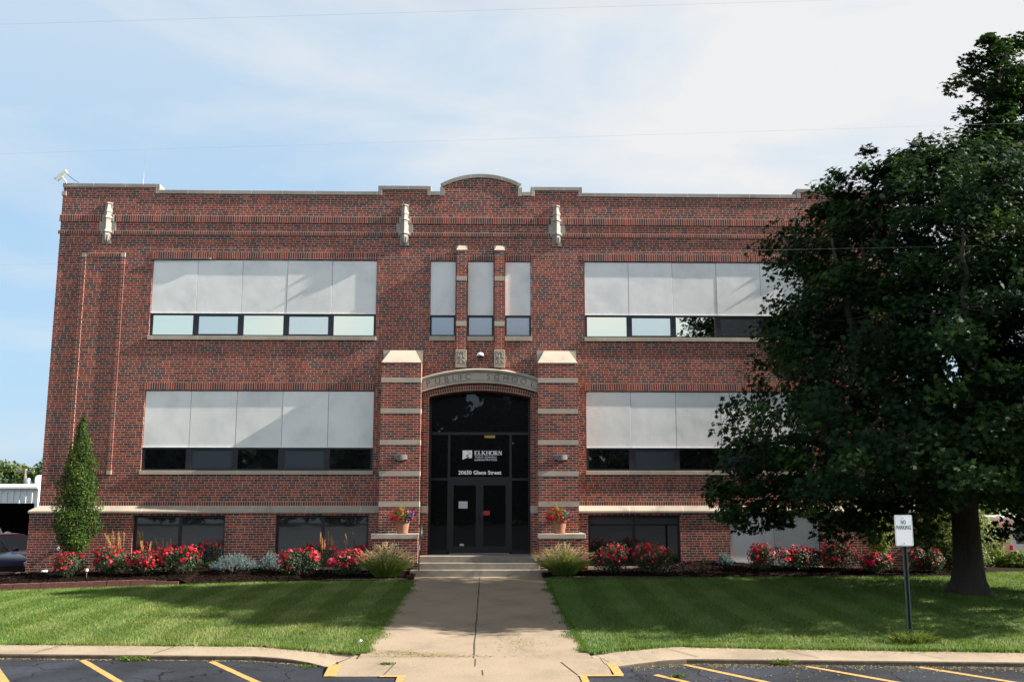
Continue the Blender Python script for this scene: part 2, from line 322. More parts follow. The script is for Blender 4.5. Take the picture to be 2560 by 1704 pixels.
def worn_paint():
    m = simple('yellow road paint', (0.44, 0.255, 0.080), 0.8, var=0.25, scale=10); t = m.node_tree; b = t.nodes['Principled BSDF']
    c = [n for n in t.nodes if n.type == 'TEX_COORD'][0]; src = b.inputs['Base Color'].links[0].from_socket
    n = nd(t, 'ShaderNodeTexNoise'); n.inputs['Scale'].default_value = 26; n.inputs['Detail'].default_value = 8; n.inputs['Roughness'].default_value = 0.7; t.links.new(c.outputs['Object'], n.inputs['Vector'])
    r = nd(t, 'ShaderNodeMapRange'); r.inputs['From Min'].default_value = 0.57; r.inputs['From Max'].default_value = 0.64; t.links.new(n.outputs['Fac'], r.inputs['Value'])
    mc = nd(t, 'ShaderNodeMix', data_type='RGBA'); t.links.new(r.outputs[0], mc.inputs['Factor']); t.links.new(src, mc.inputs['A']); mc.inputs['B'].default_value = (.07, .055, .035, 1)
    t.links.new(mc.outputs['Result'], b.inputs['Base Color']); return m
M['yellow'] = worn_paint()
M['joint'] = simple('dark joint grit', (0.05, 0.042, 0.035), 0.95)  # dark grit colour of the paving and kerb joints
M['block'] = simple('red retaining block', (0.105, 0.040, 0.032), 0.9, var=0.35, scale=10, bump=0.6, bscale=40)
M['mulch'] = simple('dark bark mulch', (0.013, 0.0075, 0.0055), 0.95, spec=0.08, var=0.7, scale=38, bump=1.0, bscale=45)
M['chip'] = leafmat('bark chips', (0.006, 0.0035, 0.0025), (0.017, 0.0095, 0.0065), (0.085, 0.055, 0.034), trans=0.0, rough=0.9, gloss=0.05)
M['soil'] = simple('turf base', (0.085, 0.105, 0.035), 0.95, var=0.35, scale=3)
M['terrain'] = simple('far ground', (0.10, 0.12, 0.06), 0.95, var=0.3, scale=0.2)
M['bark'] = simple('maple bark', (0.040, 0.031, 0.024), 0.95, var=0.5, scale=9, bump=1.0, bscale=14, stretch=(3, 3, 0.5))
M['stem'] = simple('grey stem', (0.12, 0.10, 0.075), 0.9, var=0.3)
M['maple'] = leafmat('maple leaf', (0.006, 0.019, 0.007), (0.013, 0.036, 0.010), (0.042, 0.082, 0.015), trans=0.30, rough=0.62, gloss=0.15)
M['grassblade'] = leafmat('lawn grass', (0.042, 0.110, 0.018), (0.095, 0.168, 0.034), (0.27, 0.255, 0.100), trans=0.30, rough=0.6, gloss=0.2)
M['weed'] = leafmat('weed leaf', (0.035, 0.085, 0.014), (0.080, 0.140, 0.024), (0.20, 0.21, 0.05), trans=0.3)
M['roseleaf'] = leafmat('rose leaf', (0.012, 0.026, 0.010), (0.030, 0.055, 0.020), (0.070, 0.095, 0.040), trans=0.2, gloss=0.4)
M['rose'] = leafmat('rose petals', (0.36, 0.004, 0.008), (0.52, 0.010, 0.026), (0.68, 0.13, 0.20), trans=0.25, gloss=0.2)
M['potflower'] = leafmat('pot flower petals', (0.045, 0.008, 0.11), (0.50, 0.008, 0.014), (0.62, 0.03, 0.05), trans=0.2, gloss=0.2)
M['columnar'] = leafmat('columnar tree leaf', (0.010, 0.030, 0.006), (0.028, 0.062, 0.010), (0.115, 0.155, 0.022), trans=0.28)
M['fountain'] = leafmat('fountain grass blade', (0.045, 0.105, 0.018), (0.10, 0.175, 0.032), (0.21, 0.24, 0.07), trans=0.3)
M['plume'] = leafmat('tan seed plume', (0.24, 0.19, 0.085), (0.40, 0.34, 0.17), (0.55, 0.48, 0.29), trans=0.25, rough=0.8, gloss=0.1)
M['reed'] = leafmat('dry reed plume', (0.26, 0.14, 0.05), (0.42, 0.25, 0.10), (0.55, 0.36, 0.16), trans=0.25, rough=0.8, gloss=0.1)
M['spruce'] = leafmat('blue spruce needle', (0.055, 0.090, 0.085), (0.13, 0.19, 0.19), (0.26, 0.34, 0.34), trans=0.05, rough=0.7, gloss=0.2)
M['shrub'] = leafmat('shrub leaf', (0.020, 0.042, 0.012), (0.045, 0.080, 0.020), (0.13, 0.16, 0.05), trans=0.28)
M['paleshrub'] = leafmat('pale shrub leaf', (0.05, 0.09, 0.025), (0.12, 0.16, 0.06), (0.34, 0.36, 0.22), trans=0.3)
M['fartree'] = leafmat('far tree leaf', (0.028, 0.055, 0.020), (0.055, 0.095, 0.030), (0.11, 0.15, 0.045), trans=0.25)
M['belt'] = leafmat('dark belt leaf', (0.006, 0.014, 0.005), (0.012, 0.026, 0.008), (0.024, 0.042, 0.012), trans=0.15)
M['shedwall'] = simple('white ribbed siding', (0.58, 0.62, 0.60), 0.5, var=0.06)
M['shedroof'] = simple('white metal roof', (0.78, 0.76, 0.70), 0.5)
M['dark_in'] = simple('dark interior', (0.010, 0.010, 0.011), 0.9)
M['lot'] = simple('lot paving', (0.10, 0.10, 0.10), 0.9, var=0.25, scale=2)
M['maroon_paint'] = simple('maroon car paint', (0.17, 0.010, 0.030), 0.30, spec=0.4)
M['navy_paint'] = simple('black blue car paint', (0.016, 0.027, 0.070), 0.28, spec=0.45)
M['white_paint'] = simple('white vehicle paint', (0.62, 0.61, 0.58), 0.3)
M['car_glass'] = glass_mat('car glass', 0.2, under=(0.01, 0.012, 0.014))
M['tyre'] = simple('tyre rubber', (0.015, 0.015, 0.015), 0.9)
M['rim'] = simple('alloy rim', (0.4, 0.4, 0.42), 0.3, metal=0.9)
M['headlight'] = simple('headlight lens', (0.55, 0.58, 0.62), 0.1, spec=0.8)
M['taillight'] = simple('red tail light', (0.45, 0.012, 0.012), 0.2)
M['trim'] = simple('black trim', (0.012, 0.012, 0.013), 0.5)
M['wire'] = simple('grey cable', (0.35, 0.36, 0.38), 0.6)
M['wood'] = simple('pole timber', (0.16, 0.145, 0.13), 0.9, var=0.2)

# ------------------------------------------------------------------ mesh helpers
class MB:
    def __init__(s): s.v = []; s.f = []; s.sm = []
    def add(s, vs, fs, smooth=False):
        o = len(s.v); s.v += [tuple(p) for p in vs]
        s.f += [tuple(i + o for i in f) for f in fs]; s.sm += [smooth] * len(fs); return s
    def box(s, x0, x1, y0, y1, z0, z1):
        return s.add([(x0, y0, z0), (x1, y0, z0), (x1, y1, z0), (x0, y1, z0), (x0, y0, z1), (x1, y0, z1), (x1, y1, z1), (x0, y1, z1)],
              [(0, 3, 2, 1), (4, 5, 6, 7), (0, 1, 5, 4), (1, 2, 6, 5), (2, 3, 7, 6), (3, 0, 4, 7)])
    def quad(s, a, b, c, d): return s.add([a, b, c, d], [(0, 1, 2, 3)])
    def prism_xz(s, poly, y0, y1):        # polygon in x,z drawn counter clockwise seen from the front
        n = len(poly)
        vs = [(x, y0, z) for x, z in poly] + [(x, y1, z) for x, z in poly]
        fs = [tuple(range(n)), tuple(range(2 * n - 1, n - 1, -1))]
        fs += [((i + 1) % n, i, i + n, (i + 1) % n + n) for i in range(n)]
        return s.add(vs, fs)
    def prism_yz(s, poly, x0, x1):
        n = len(poly)
        vs = [(x0, y, z) for y, z in poly] + [(x1, y, z) for y, z in poly]
        fs = [tuple(range(n - 1, -1, -1)), tuple(range(n, 2 * n))]
        fs += [(i, (i + 1) % n, (i + 1) % n + n, i + n) for i in range(n)]
        return s.add(vs, fs)
    def loft(s, rings, cap=True, smooth=False):
        n = len(rings[0]); vs = [p for r in rings for p in r]; fs = []
        for k in range(len(rings) - 1):
            for i in range(n):
                j = (i + 1) % n
                fs.append((k * n + i, k * n + j, (k + 1) * n + j, (k + 1) * n + i))
        if cap: fs += [tuple(range(n - 1, -1, -1)), tuple((len(rings) - 1) * n + i for i in range(n))]
        return s.add(vs, fs, smooth)
    def tube(s, pts, rad, n=8, smooth=True, cap=True):
        pts = [Vector(p) for p in pts]; rings = []
        if not hasattr(rad, '__len__'): rad = [rad] * len(pts)
        for i, p in enumerate(pts):
            d = (pts[min(i + 1, len(pts) - 1)] - pts[max(i - 1, 0)])
            if d.length < 1e-9: d = Vector((0, 0, 1))
            d.normalize()
            u = d.cross(Vector((0, 1, 0))) if abs(d.y) < 0.9 else d.cross(Vector((1, 0, 0)))
            u.normalize(); w = d.cross(u)
            rings.append([p + (u * math.cos(2 * math.pi * k / n) + w * math.sin(2 * math.pi * k / n)) * rad[i] for k in range(n)])
        return s.loft([[tuple(q) for q in r] for r in rings], cap, smooth)
    def lathe(s, prof, c, n=16, rot=0.0, smooth=True, sx=1.0, sy=1.0, cap=True):   # prof: (r, z)
        rings = [[(c[0] + r * sx * math.cos(rot + 2 * math.pi * k / n), c[1] + r * sy * math.sin(rot + 2 * math.pi * k / n), c[2] + z) for k in range(n)] for r, z in prof]
        return s.loft(rings, cap, smooth)
    def build(s, name, mat, parent=None, bevel=0.0, label=None):
        me = bpy.data.meshes.new(name); me.from_pydata(s.v, [], s.f)
        me.polygons.foreach_set('use_smooth', s.sm)
        me.materials.append(mat); me.update()
        o = bpy.data.objects.new(name, me); COL.objects.link(o)
        if parent is not None: o.parent = parent
        if bevel > 0:
            b = o.modifiers.new('bevel', 'BEVEL'); b.width = bevel; b.segments = 2; b.limit_method = 'ANGLE'; b.angle_limit = R(40)
        if label: o['label'] = label
        return o

def tri_mesh(name, V, F, mat, parent=None, tint=None, smooth=False):
    """V (n,3), F (m,3) arrays -> one mesh object; tint is one value per vertex"""
    me = bpy.data.meshes.new(name)
    V = np.ascontiguousarray(V, dtype=np.float32); F = np.ascontiguousarray(F, dtype=np.int32)
    me.vertices.add(len(V)); me.vertices.foreach_set('co', V.ravel())
    me.loops.add(F.size); me.loops.foreach_set('vertex_index', F.ravel())
    me.polygons.add(len(F)); me.polygons.foreach_set('loop_start', np.arange(0, F.size, 3, dtype=np.int32))
    me.update(calc_edges=True)
    if tint is not None:
        a = me.attributes.new('tint', 'FLOAT', 'POINT'); a.data.foreach_set('value', np.ascontiguousarray(tint, dtype=np.float32))
    me.materials.append(mat)
    o = bpy.data.objects.new(name, me); COL.objects.link(o)
    if parent is not None: o.parent = parent
    return o

def unit(a): return a / np.maximum(np.linalg.norm(a, axis=-1, keepdims=True), 1e-9)

LEAF_MAPLE = np.array([(0, -.5, 0), (.16, -.18, .0), (.46, -.22, -.06), (.30, .02, .02), (.48, .26, -.08), (.17, .20, .02), (0, .56, -.10), (-.17, .20, .02), (-.48, .26, -.08), (-.30, .02, .02), (-.46, -.22, -.06), (-.16, -.18, 0)])
LEAF_OVAL = np.array([(0, -.5, 0), (.26, -.12, .05), (.20, .22, .04), (0, .5, -.06), (-.20, .22, .04), (-.26, -.12, .05)])
LEAF_NEEDLE = np.array([(0, -.5, 0), (.09, 0, .02), (0, .5, 0), (-.09, 0, .02)])
LEAF_PETAL = np.array([(.5 * math.cos(a) * (1.0 if i % 2 == 0 else .78), .5 * math.sin(a) * (1.0 if i % 2 == 0 else .78), .10 if i % 2 == 0 else .02) for i, a in enumerate(np.linspace(0, 2 * math.pi, 9)[:-1])])
def leaf_arrays(P, Nn, size, shape, tint, spin=None, up=None):
    """fan-triangulated leaves at P facing Nn"""
    n = len(P); k = len(shape)
    Nn = unit(Nn)
    if up is None: up = unit(rng.normal(size=(n, 3)))
    t = unit(np.cross(Nn, up)); b = np.cross(Nn, t)
    rim = shape[None, :, 0, None] * t[:, None, :] + shape[None, :, 1, None] * b[:, None, :] + shape[None, :, 2, None] * Nn[:, None, :]
    rim = rim * size[:, None, None] + P[:, None, :]
    V = np.concatenate([P[:, None, :], rim], axis=1).reshape(-1, 3)
    i = np.arange(k); tri = np.stack([np.zeros(k, int), 1 + i, 1 + (i + 1) % k], axis=1)
    F = (tri[None] + (np.arange(n) * (k + 1))[:, None, None]).reshape(-1, 3)
    return V, F, np.repeat(tint, k + 1)
def merge(parts):
    V = []; F = []; T = []; o = 0
    for v, f, t in parts:
        V.append(v); F.append(f + o); T.append(t); o += len(v)
    return np.concatenate(V), np.concatenate(F), np.concatenate(T)
def blades(base, tip, width, tint, bend=0.0, segs=2):
    """flat tapering blades from base to tip, sagging by bend"""
    n = len(base); d = tip - base; side = unit(np.cross(d, rng.normal(size=(n, 3))))
    V = []; 
    for s in range(segs):
        f = s / segs
        p = base + d * f; p[:, 2] += bend * np.linalg.norm(d, axis=1) * math.sin(math.pi * f) * 0.6
        w = width * (1 - f * 0.7)
        V += [p - side * w[:, None] / 2, p + side * w[:, None] / 2]
    V.append(tip); V = np.stack(V, axis=1); k = V.shape[1]
    tri = []
    for s in range(segs - 1): a = 2 * s; tri += [(a, a + 1, a + 3), (a, a + 3, a + 2)]
    tri.append((k - 3, k - 2, k - 1)); tri = np.array(tri)
    F = (tri[None] + (np.arange(n) * k)[:, None, None]).reshape(-1, 3)
    return V.reshape(-1, 3), F, np.repeat(tint, k)

def text_poly(s, size, cx=True, offset=0.0, spacing=1.0, extrude=0.0):
    """flat text as (verts 2d, faces)"""
    cu = bpy.data.curves.new('t', 'FONT'); cu.body = s; cu.size = size; cu.offset = offset; cu.space_character = spacing
    cu.resolution_u = 3; cu.extrude = extrude
    if cx: cu.align_x = 'CENTER'
    o = bpy.data.objects.new('t', cu); COL.objects.link(o)
    bpy.context.view_layer.update()
    dg = bpy.context.evaluated_depsgraph_get(); me = bpy.data.meshes.new_from_object(o.evaluated_get(dg))
    vs = [tuple(v.co) for v in me.vertices]; fs = [tuple(p.vertices) for p in me.polygons]
    bpy.data.objects.remove(o); bpy.data.curves.remove(cu); bpy.data.meshes.remove(me)
    return vs, fs

# ------------------------------------------------------------------ ground heights
def zp(y): return np.where(np.asarray(y) < -1.5, 0.031 * (np.maximum(np.asarray(y, dtype=float), -15.0) + 1.5), 0.0)
def z_far(x): return np.interp(x, [-16, -12, -7.65, -5.8, -3.45, -1.8, 1.8, 12, 16], [-.28, -.2, -.10, -.055, -.03, -.02, .02, .05, .03])
def y_far(x): return np.interp(x, [-16, -12, -9.7, -7.5, -5.8, -3.5, -1.8, 1.8, 12.4, 13.4, 20], [-2.9, -2.75, -2.55, -2.4, -2.3, -2.2, -2.2, -2.2, -2.2, -1.0, .9])
def y_near(x): return np.where(np.asarray(x) < 0,
        np.interp(x, [-16, -7.84, -3.56, -2.73, -1.75], [-10.4, -10.95, -11.2, -11.52, -11.95]),
        np.interp(x, [1.85, 2.3, 3.32, 4.78, 8.78, 16], [-12.02, -11.72, -11.36, -11.58, -11.99, -12.6]))
def y_kerb(x): return np.where(np.asarray(x) < 0,
        np.interp(x, [-16, -7.42, -3.36, -2.56, -2.0], [-11.2, -11.78, -12.05, -12.34, -12.77]),
        np.interp(x, [2.0, 2.36, 3.29, 4.54, 8.35, 16], [-12.76, -12.65, -12.40, -12.48, -12.77, -13.4]))
def lawn_z(x, y):
    t = np.clip((-2.3 - np.asarray(y)) / 9.2, 0, 1)
    return z_far(x) * (1 - t) + (-0.31) * t
def bed_back(x): return np.interp(x, [-13, -12.3, -9, -7, -6.3, -5.6, -4.6, -3, 3, 4.6, 5.6, 6.3, 7, 8, 10, 12, 13], [.02, .05, .08, .2, .27, .22, .1, .06, .06, .12, .27, .34, .3, .2, .1, .05, .03])
def bed_z(x, y):
    yf = y_far(x); t = np.clip((np.asarray(y) - yf) / (-0.25 - yf), 0, 1)
    zf = z_far(x) + np.where(np.asarray(x) < -7.4, .13, .02)
    return zf * (1 - t) + bed_back(x) * t + 0.05 * np.sin(np.pi * t)

def sheet(name, xs, ys_of, zf, mat, kind='structure'):
    """grid sheet; ys_of(x) -> list of y rows"""
    V = []; nx = len(xs)
    for x in xs: V.append([(x, y, float(zf(x, y))) for y in ys_of(x)])
    ny = len(V[0]); v = [p for c in V for p in c]
    f = [(i * ny + j, i * ny + j + 1, (i + 1) * ny + j + 1, (i + 1) * ny + j) for i in range(nx - 1) for j in range(ny - 1)]
    m = MB(); m.add(v, [tuple(reversed(q)) if ys_of(xs[0])[1] > ys_of(xs[0])[0] else q for q in f], True)
    o = m.build(name, mat); tag(o, kind=kind); return o

# ------------------------------------------------------------------ the setting: ground
g = MB(); g.quad((-900, -900, -0.95), (900, -900, -0.95), (900, 900, -0.95), (-900, 900, -0.95)); tag(g.build('ground', M['terrain']), kind='structure')
lin = lambda a, b, n: [a + (b - a) * i / (n - 1) for i in range(n)]
sheet('lawn', lin(-16, -1.74, 40), lambda x: lin(float(y_near(x)), float(y_far(x)), 24), lambda x, y: lawn_z(x, y) - .012, M['soil'])
sheet('lawn', lin(1.84, 20, 50), lambda x: lin(float(y_near(x)), float(y_far(x)), 24), lambda x, y: lawn_z(x, y) - .012, M['soil'])
sheet('planting_bed', lin(-13.3, -1.66, 50), lambda x: lin(float(y_far(x)) - .02, -.02, 12), bed_z, M['mulch'])
sheet('planting_bed', lin(1.66, 13.6, 50), lambda x: lin(float(y_far(x)) - .02, -.02, 12), bed_z, M['mulch'])
sheet('planting_bed', lin(12.6, 20, 16), lambda x: lin(float(y_far(x)) - .02, 5.0, 8), lambda x, y: float(z_far(x)) + .02, M['mulch'])
# parking lot asphalt: one sheet falling gently to the street
sheet('parking_lot', lin(-60, 60, 25), lambda x: [-140, -60, -30, -20, -15, -14, -13, -12, -11, -10.2], lambda x, y: float(zp(y)) - .072 - (0.004 * max(0, -15 - y)), M['asphalt'])
sheet('parking_lot', lin(-60, -12.9, 12), lambda x: [-2.2, 5, 20, 45], lambda x, y: -0.62, M['lot'])
sheet('parking_lot', lin(15.6, 60, 8), lambda x: [3.2, 10, 20, 45], lambda x, y: -0.66, M['lot'])
# path, apron and pavements
sheet('path', lin(-1.745, 1.845, 8), lambda x: lin(-12.32, -1.30, 30), lambda x, y: float(zp(y)), M['path'])
def apron_z(x, y):
    t = min(1, max(0, (-12.32 - y) / .9)); return float(zp(-12.32)) * (1 - t) + (float(zp(-13.22)) - .066) * t
sheet('path', lin(-2.0, 2.05, 9), lambda x: lin(-13.24, -12.32, 8), lambda x, y: apron_z(x, y) , M['path'])
sheet('path', lin(-0.95, 1.58, 5), lambda x: [-16.5, -15, -14, -13.24], lambda x, y: float(zp(y)) - .066, M['path'])
sheet('side_path', lin(-4.0, -1.82, 8), lambda x: [-2.24, float(np.interp(x, [-4, -1.82], [-2.20, -1.75]))], lambda x, y: .012 + float(z_far(x)) * .5 + .01, M['kerb'])
sheet('side_path', lin(1.90, 5.4, 8), lambda x: [-2.24, float(np.interp(x, [1.9, 5.4], [-1.85, -2.18]))], lambda x, y: .055 , M['kerb'])
def kerb(xs, end):
    m = MB(); fm = MB(); rows = []; face = []
    for x in xs:
        yn = float(y_near(x)) + .10; yk = float(y_kerb(x)); dip = float(np.interp(abs(x), [1.95, 2.9], [.062, 0]))
        zt = float(zp(yk)) - dip
        rows.append([(x, yn, float(zp(yn)) - .004 - dip * .2), (x, yk + .02, zt), (x, yk + .004, zt - .004)])
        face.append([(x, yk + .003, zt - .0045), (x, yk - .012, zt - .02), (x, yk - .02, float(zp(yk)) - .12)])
    for mm_, rw in ((m, rows), (fm, face)):
        n = len(rw[0]); v = [p for r in rw for p in r]
        mm_.add(v, [(i * n + j, i * n + j + 1, (i + 1) * n + j + 1, (i + 1) * n + j) for i in range(len(rw) - 1) for j in range(n - 1)], False)
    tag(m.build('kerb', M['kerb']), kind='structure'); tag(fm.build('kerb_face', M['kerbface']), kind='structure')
kerb([-16, -13, -10, -8.5, -7.4, -6, -5, -4, -3.4, -3, -2.75, -2.5, -2.25, -1.95, -1.72], 0)
kerb([1.82, 2.05, 2.3, 2.6, 2.95, 3.3, 3.9, 4.5, 5.5, 7, 8.35, 10, 13, 16], 0)
# joints and paint, thin slabs lying on the surfaces
def strip(name, pts, w, mat, zf, lift=.004, wob=0.0):
    m = MB(); L = []; Rr = []
    for i, (x, y) in enumerate(pts):
        a = Vector(pts[max(i - 1, 0)]); b = Vector(pts[min(i + 1, len(pts) - 1)]); d = (b - a).normalized(); nrm = Vector((-d.y, d.x))
        ww = w / 2 * (1 + wob * rnd.uniform(-1, 1))
        p = Vector((x, y)) + nrm * ww; q = Vector((x, y)) - nrm * ww
        L.append((p.x, p.y, float(zf(p.x, p.y)) + lift)); Rr.append((q.x, q.y, float(zf(q.x, q.y)) + lift))
    n = len(pts); m.add(L + Rr, [(i, i + n, i + n + 1, i + 1) for i in range(n - 1)])
    return tag(m.build(name, mat), kind='structure')
zpath = lambda x, y: zp(y)
zasph = lambda x, y: float(zp(y)) - .072 - (0.004 * max(0, -15 - y))
strip('path_joint', [(0.03 + .006 * math.sin(i * 1.7), y) for i, y in enumerate(lin(-12.3, -1.42, 24))], .022, M['joint'], zpath, .004, .4)
strip('path_joint', lin_pts := [(0.06, -12.34), (0.06, -12.75)], .016, M['joint'], apron_z)
strip('path_joint', [(0.18, -13.22), (0.17, -12.95)], .016, M['joint'], apron_z, .005)
strip('path_joint', [(1.36, -12.55), (1.55, -13.22)], .018, M['joint'], apron_z, .005)
strip('path_joint', [(-1.15, -12.6), (-1.26, -13.22)], .016, M['joint'], apron_z, .005)
kz = lambda x, y: zp(y)
for a, b in (((-2.02, -12.68), (-1.82, -12.05)), ((2.07, -12.68), (1.92, -12.1)), ((3.5, -12.30), (3.05, -11.4)), ((5.35, -12.4), (4.95, -11.65)), ((7.25, -12.5), (6.85, -11.85)), ((-5.0, -11.86), (-4.85, -11.2)), ((-6.9, -11.74), (-6.75, -11.05))):
    strip('kerb_joint', [a, ((a[0] + b[0]) / 2 + .01, (a[1] + b[1]) / 2), b], .014, M['joint'], kz, .008)
def stall(x0, y0, x1, y1, w=.105):
    d = Vector((x1 - x0, y1 - y0)); pts = [(x0 + d.x * t, y0 + d.y * t) for t in lin(0, 2.4, 14)]
    strip('stall_line', pts, w, M['yellow'], zasph, .005, .06)
for q in ((-7.52, -11.88, -6.42, -13.6), (-6.05, -11.98, -4.84, -13.6), (-4.02, -12.12, -2.92, -13.65), (3.25, -12.50, 4.22, -13.8), (5.07, -12.66, 6.06, -13.85), (6.75, -12.75, 7.68, -13.85), (8.45, -12.9, 9.4, -14.0), (2.68, -13.2, 3.65, -14.5)):
    stall(*q)
strip('yellow_kerb_line', [(-2.03, -12.62), (-2.03, -12.9), (-2.02, -13.24)], .17, M['yellow'], lambda x, y: max(zasph(x, y), apron_z(x, y)), .006, .05)
strip('yellow_kerb_line', [(-1.30, -13.27), (-1.1, -13.27), (-0.93, -13.27)], .09, M['yellow'], lambda x, y: float(zp(y)) - .060, .006, .05)
strip('yellow_kerb_line', [(-0.99, -13.32), (-0.99, -14.6)], .10, M['yellow'], lambda x, y: float(zp(y)) - .060, .006, .05)
strip('yellow_kerb_line', [(2.10, -12.62), (2.13, -12.9), (2.15, -13.24)], .13, M['yellow'], lambda x, y: max(zasph(x, y), apron_z(x, y)), .006, .05)
strip('yellow_kerb_line', [(2.2, -13.29), (1.9, -13.29), (1.56, -13.29)], .09, M['yellow'], lambda x, y: float(zp(y)) - .060, .006, .05)
strip('yellow_kerb_line', [(1.62, -13.33), (1.62, -14.6)], .10, M['yellow'], lambda x, y: float(zp(y)) - .060, .006, .05)

# ------------------------------------------------------------------ the school building
B = thing('school_building', 'two storey red brick school with limestone trim, blanked windows and arched entrance', 'building')
HX = 12.36                       # half width of the main wall
Z0, ZT = 1.64, 10.955            # top of the plinth, underside of the low coping
WIN = []                         # openings in the main wall: x0,x1,z0,z1
for sx in (-1, 1):
    x0, x1 = (-9.60, -3.05) if sx < 0 else (3.06, 9.61)
    WIN += [(x0, x1, 6.69, 8.97), (x0, x1, 2.83, 5.11)]
SMALL = [(-1.48, -.73), (-.385, .385), (.715, 1.48)]
for a, b in SMALL: WIN.append((a, b, 6.71, 8.96))
PORTAL = (-1.69, 1.69, Z0, 5.1)
RAISED = [(-12.36, -9.53), (-3.06, -1.50), (1.49, 3.02), (9.50, 12.36)]

def wall_grid(m, x0, x1, z0, z1, holes, y):
    xs = sorted({x0, x1, *[h[0] for h in holes], *[h[1] for h in holes]}); zs = sorted({z0, z1, *[h[2] for h in holes], *[h[3] for h in holes]})
    xs = [x for x in xs if x0 <= x <= x1]; zs = [z for z in zs if z0 <= z <= z1]
    for i in range(len(xs) - 1):
        for j in range(len(zs) - 1):
            cx, cz = (xs[i] + xs[i + 1]) / 2, (zs[j] + zs[j + 1]) / 2
            if any(h[0] < cx < h[1] and h[2] < cz < h[3] for h in holes): continue
            m.quad((xs[i], y, zs[j]), (xs[i + 1], y, zs[j]), (xs[i + 1], y, zs[j + 1]), (xs[i], y, zs[j + 1]))
def reveals(m, h, y0, y1):
    a, b, c, d = h
    m.quad((a, y0, c), (a, y0, d), (a, y1, d), (a, y1, c)); m.quad((b, y0, d), (b, y0, c), (b, y1, c), (b, y1, d))
    m.quad((a, y0, d), (b, y0, d), (b, y1, d), (a, y1, d)); m.quad((b, y0, c), (a, y0, c), (a, y1, c), (b, y1, c))
m = MB()
wall_grid(m, -HX, HX, Z0, ZT, WIN + [PORTAL], 0.0)
for h in WIN: reveals(m, h, 0.0, 0.32)
for a, b in RAISED: m.box(a + .01, b - .01, 0.0, 0.36, ZT, 11.135)
# curved gable over the entrance
GR = 2.42; GC = 11.52 - GR
arc = lambda r, a0, a1, n: [(r * math.sin(a0 + (a1 - a0) * i / n), GC + r * math.cos(a0 + (a1 - a0) * i / n)) for i in range(n + 1)]
ga = math.asin(1.10 / GR)
m.prism_xz([(-1.10, ZT), (1.10, ZT)] + list(reversed(arc(GR, -ga, ga, 24))), 0.0, 0.36)
# sides, parapet back and the rear
m.quad((-HX, 17, Z0), (-HX, 0, Z0), (-HX, 0, ZT), (-HX, 17, ZT)); m.quad((HX, 0, Z0), (HX, 17, Z0), (HX, 17, ZT), (HX, 0, ZT))
m.quad((HX, 17, -1), (-HX, 17, -1), (-HX, 17, ZT), (HX, 17, ZT))
m.quad((-HX, .36, 10.3), (-HX, .36, ZT), (HX, .36, ZT), (HX, .36, 10.3)); m.quad((-HX, 0, ZT), (HX, 0, ZT), (HX, .36, ZT), (-HX, .36, ZT))
m.build('wall', M['brick'], B)
rf = MB(); rf.quad((-HX + .01, .361, 10.32), (HX - .01, .361, 10.32), (HX - .01, 16.99, 10.32), (-HX + .01, 16.99, 10.32)); rf.build('roof', M['lot'], B)
# plinth
PB = -0.16; PX = 12.53
BW = [(-9.66, -7.11, .17, 1.58), (-5.70, -3.11, .17, 1.58), (3.07, 5.68, .17, 1.58), (7.08, 9.64, .17, 1.58)]
m = MB()
wall_grid(m, -PX, -1.7, -0.9, Z0, BW, PB)
for h in BW[:2]: reveals(m, h, PB, PB + .3)
m.quad((-PX, 17, -1), (-PX, PB, -1), (-PX, PB, Z0), (-PX, 17, Z0)); m.build('plinth', M['brick'], B)
m = MB(); wall_grid(m, 1.7, PX, -0.9, Z0, BW, PB)
for h in BW[2:]: reveals(m, h, PB, PB + .3)
m.quad((PX, PB, -1), (PX, 17, -1), (PX, 17, Z0), (PX, PB, Z0)); m.build('plinth', M['brick'], B)
# water table: sloping limestone course
def table(x0, x1, le, re):
    m = MB(); prof = [(.02, 1.640), (-.205, 1.640), (-.215, 1.655), (-.215, 1.70), (-.20, 1.715), (-.075, 1.80), (-.012, 1.85), (.02, 1.85)]
    def ring(x, ext): return [(x + ext * (min(0.195, max(0.0, -y - .012))) , y, z) for y, z in prof]
    m.loft([ring(x0, -1 if le else 0), ring(x1, 1 if re else 0)])
    m.f = [tuple(reversed(q)) for q in m.f]
    m.build('water_table', M['table'], B)
table(-12.36, -1.70, True, False); table(1.70, 12.36, False, True)
# coping stones
CP = M['coping']
def cap(x0, x1, z0, z1, up=False):
    m = MB(); m.box(x0, x1, -.035, .40, z0, z1); m.build('coping', CP, B, bevel=.008)
cap(-9.52, -3.07, ZT, 11.07); cap(3.03, 9.49, ZT, 11.07); cap(-1.49, -1.23, ZT + .01, 11.09); cap(1.23, 1.48, ZT + .01, 11.09)
for a, b in RAISED:
    m = MB()
    l = a - .01 if a < -12 else a - .005; r = b + .01 if b > 12 else b + .005
    m.box(l, r, -.037, .40, 11.135, 11.25)
    if a > -12: m.box(l, l + .115, -.036, .40, ZT - .005, 11.135)
    else: m.box(l - .015, l + .12, -.036, .40, 10.87, 11.0)
    if b < 12: m.box(r - .115, r, -.036, .40, ZT - .005, 11.135)
    else: m.box(r - .12, r + .015, -.036, .40, 10.87, 11.0)
    m.build('coping', CP, B, bevel=.008)
m = MB(); n = 28; ga2 = math.asin(1.215 / (GR + .12))
o_ = arc(GR + .115, -ga2, ga2, n); i_ = arc(GR + .004, -ga2 * .985, ga2 * .985, n)
for k in range(n):
    poly = [i_[k], i_[k + 1], o_[k + 1], o_[k]]
    m.prism_xz(poly, -.036, .40)
for s in (-1, 1):
    xa, xb = sorted((s * 1.10, s * 1.225)); m.box(xa, xb, -.036, .40, ZT - .004, 11.215)
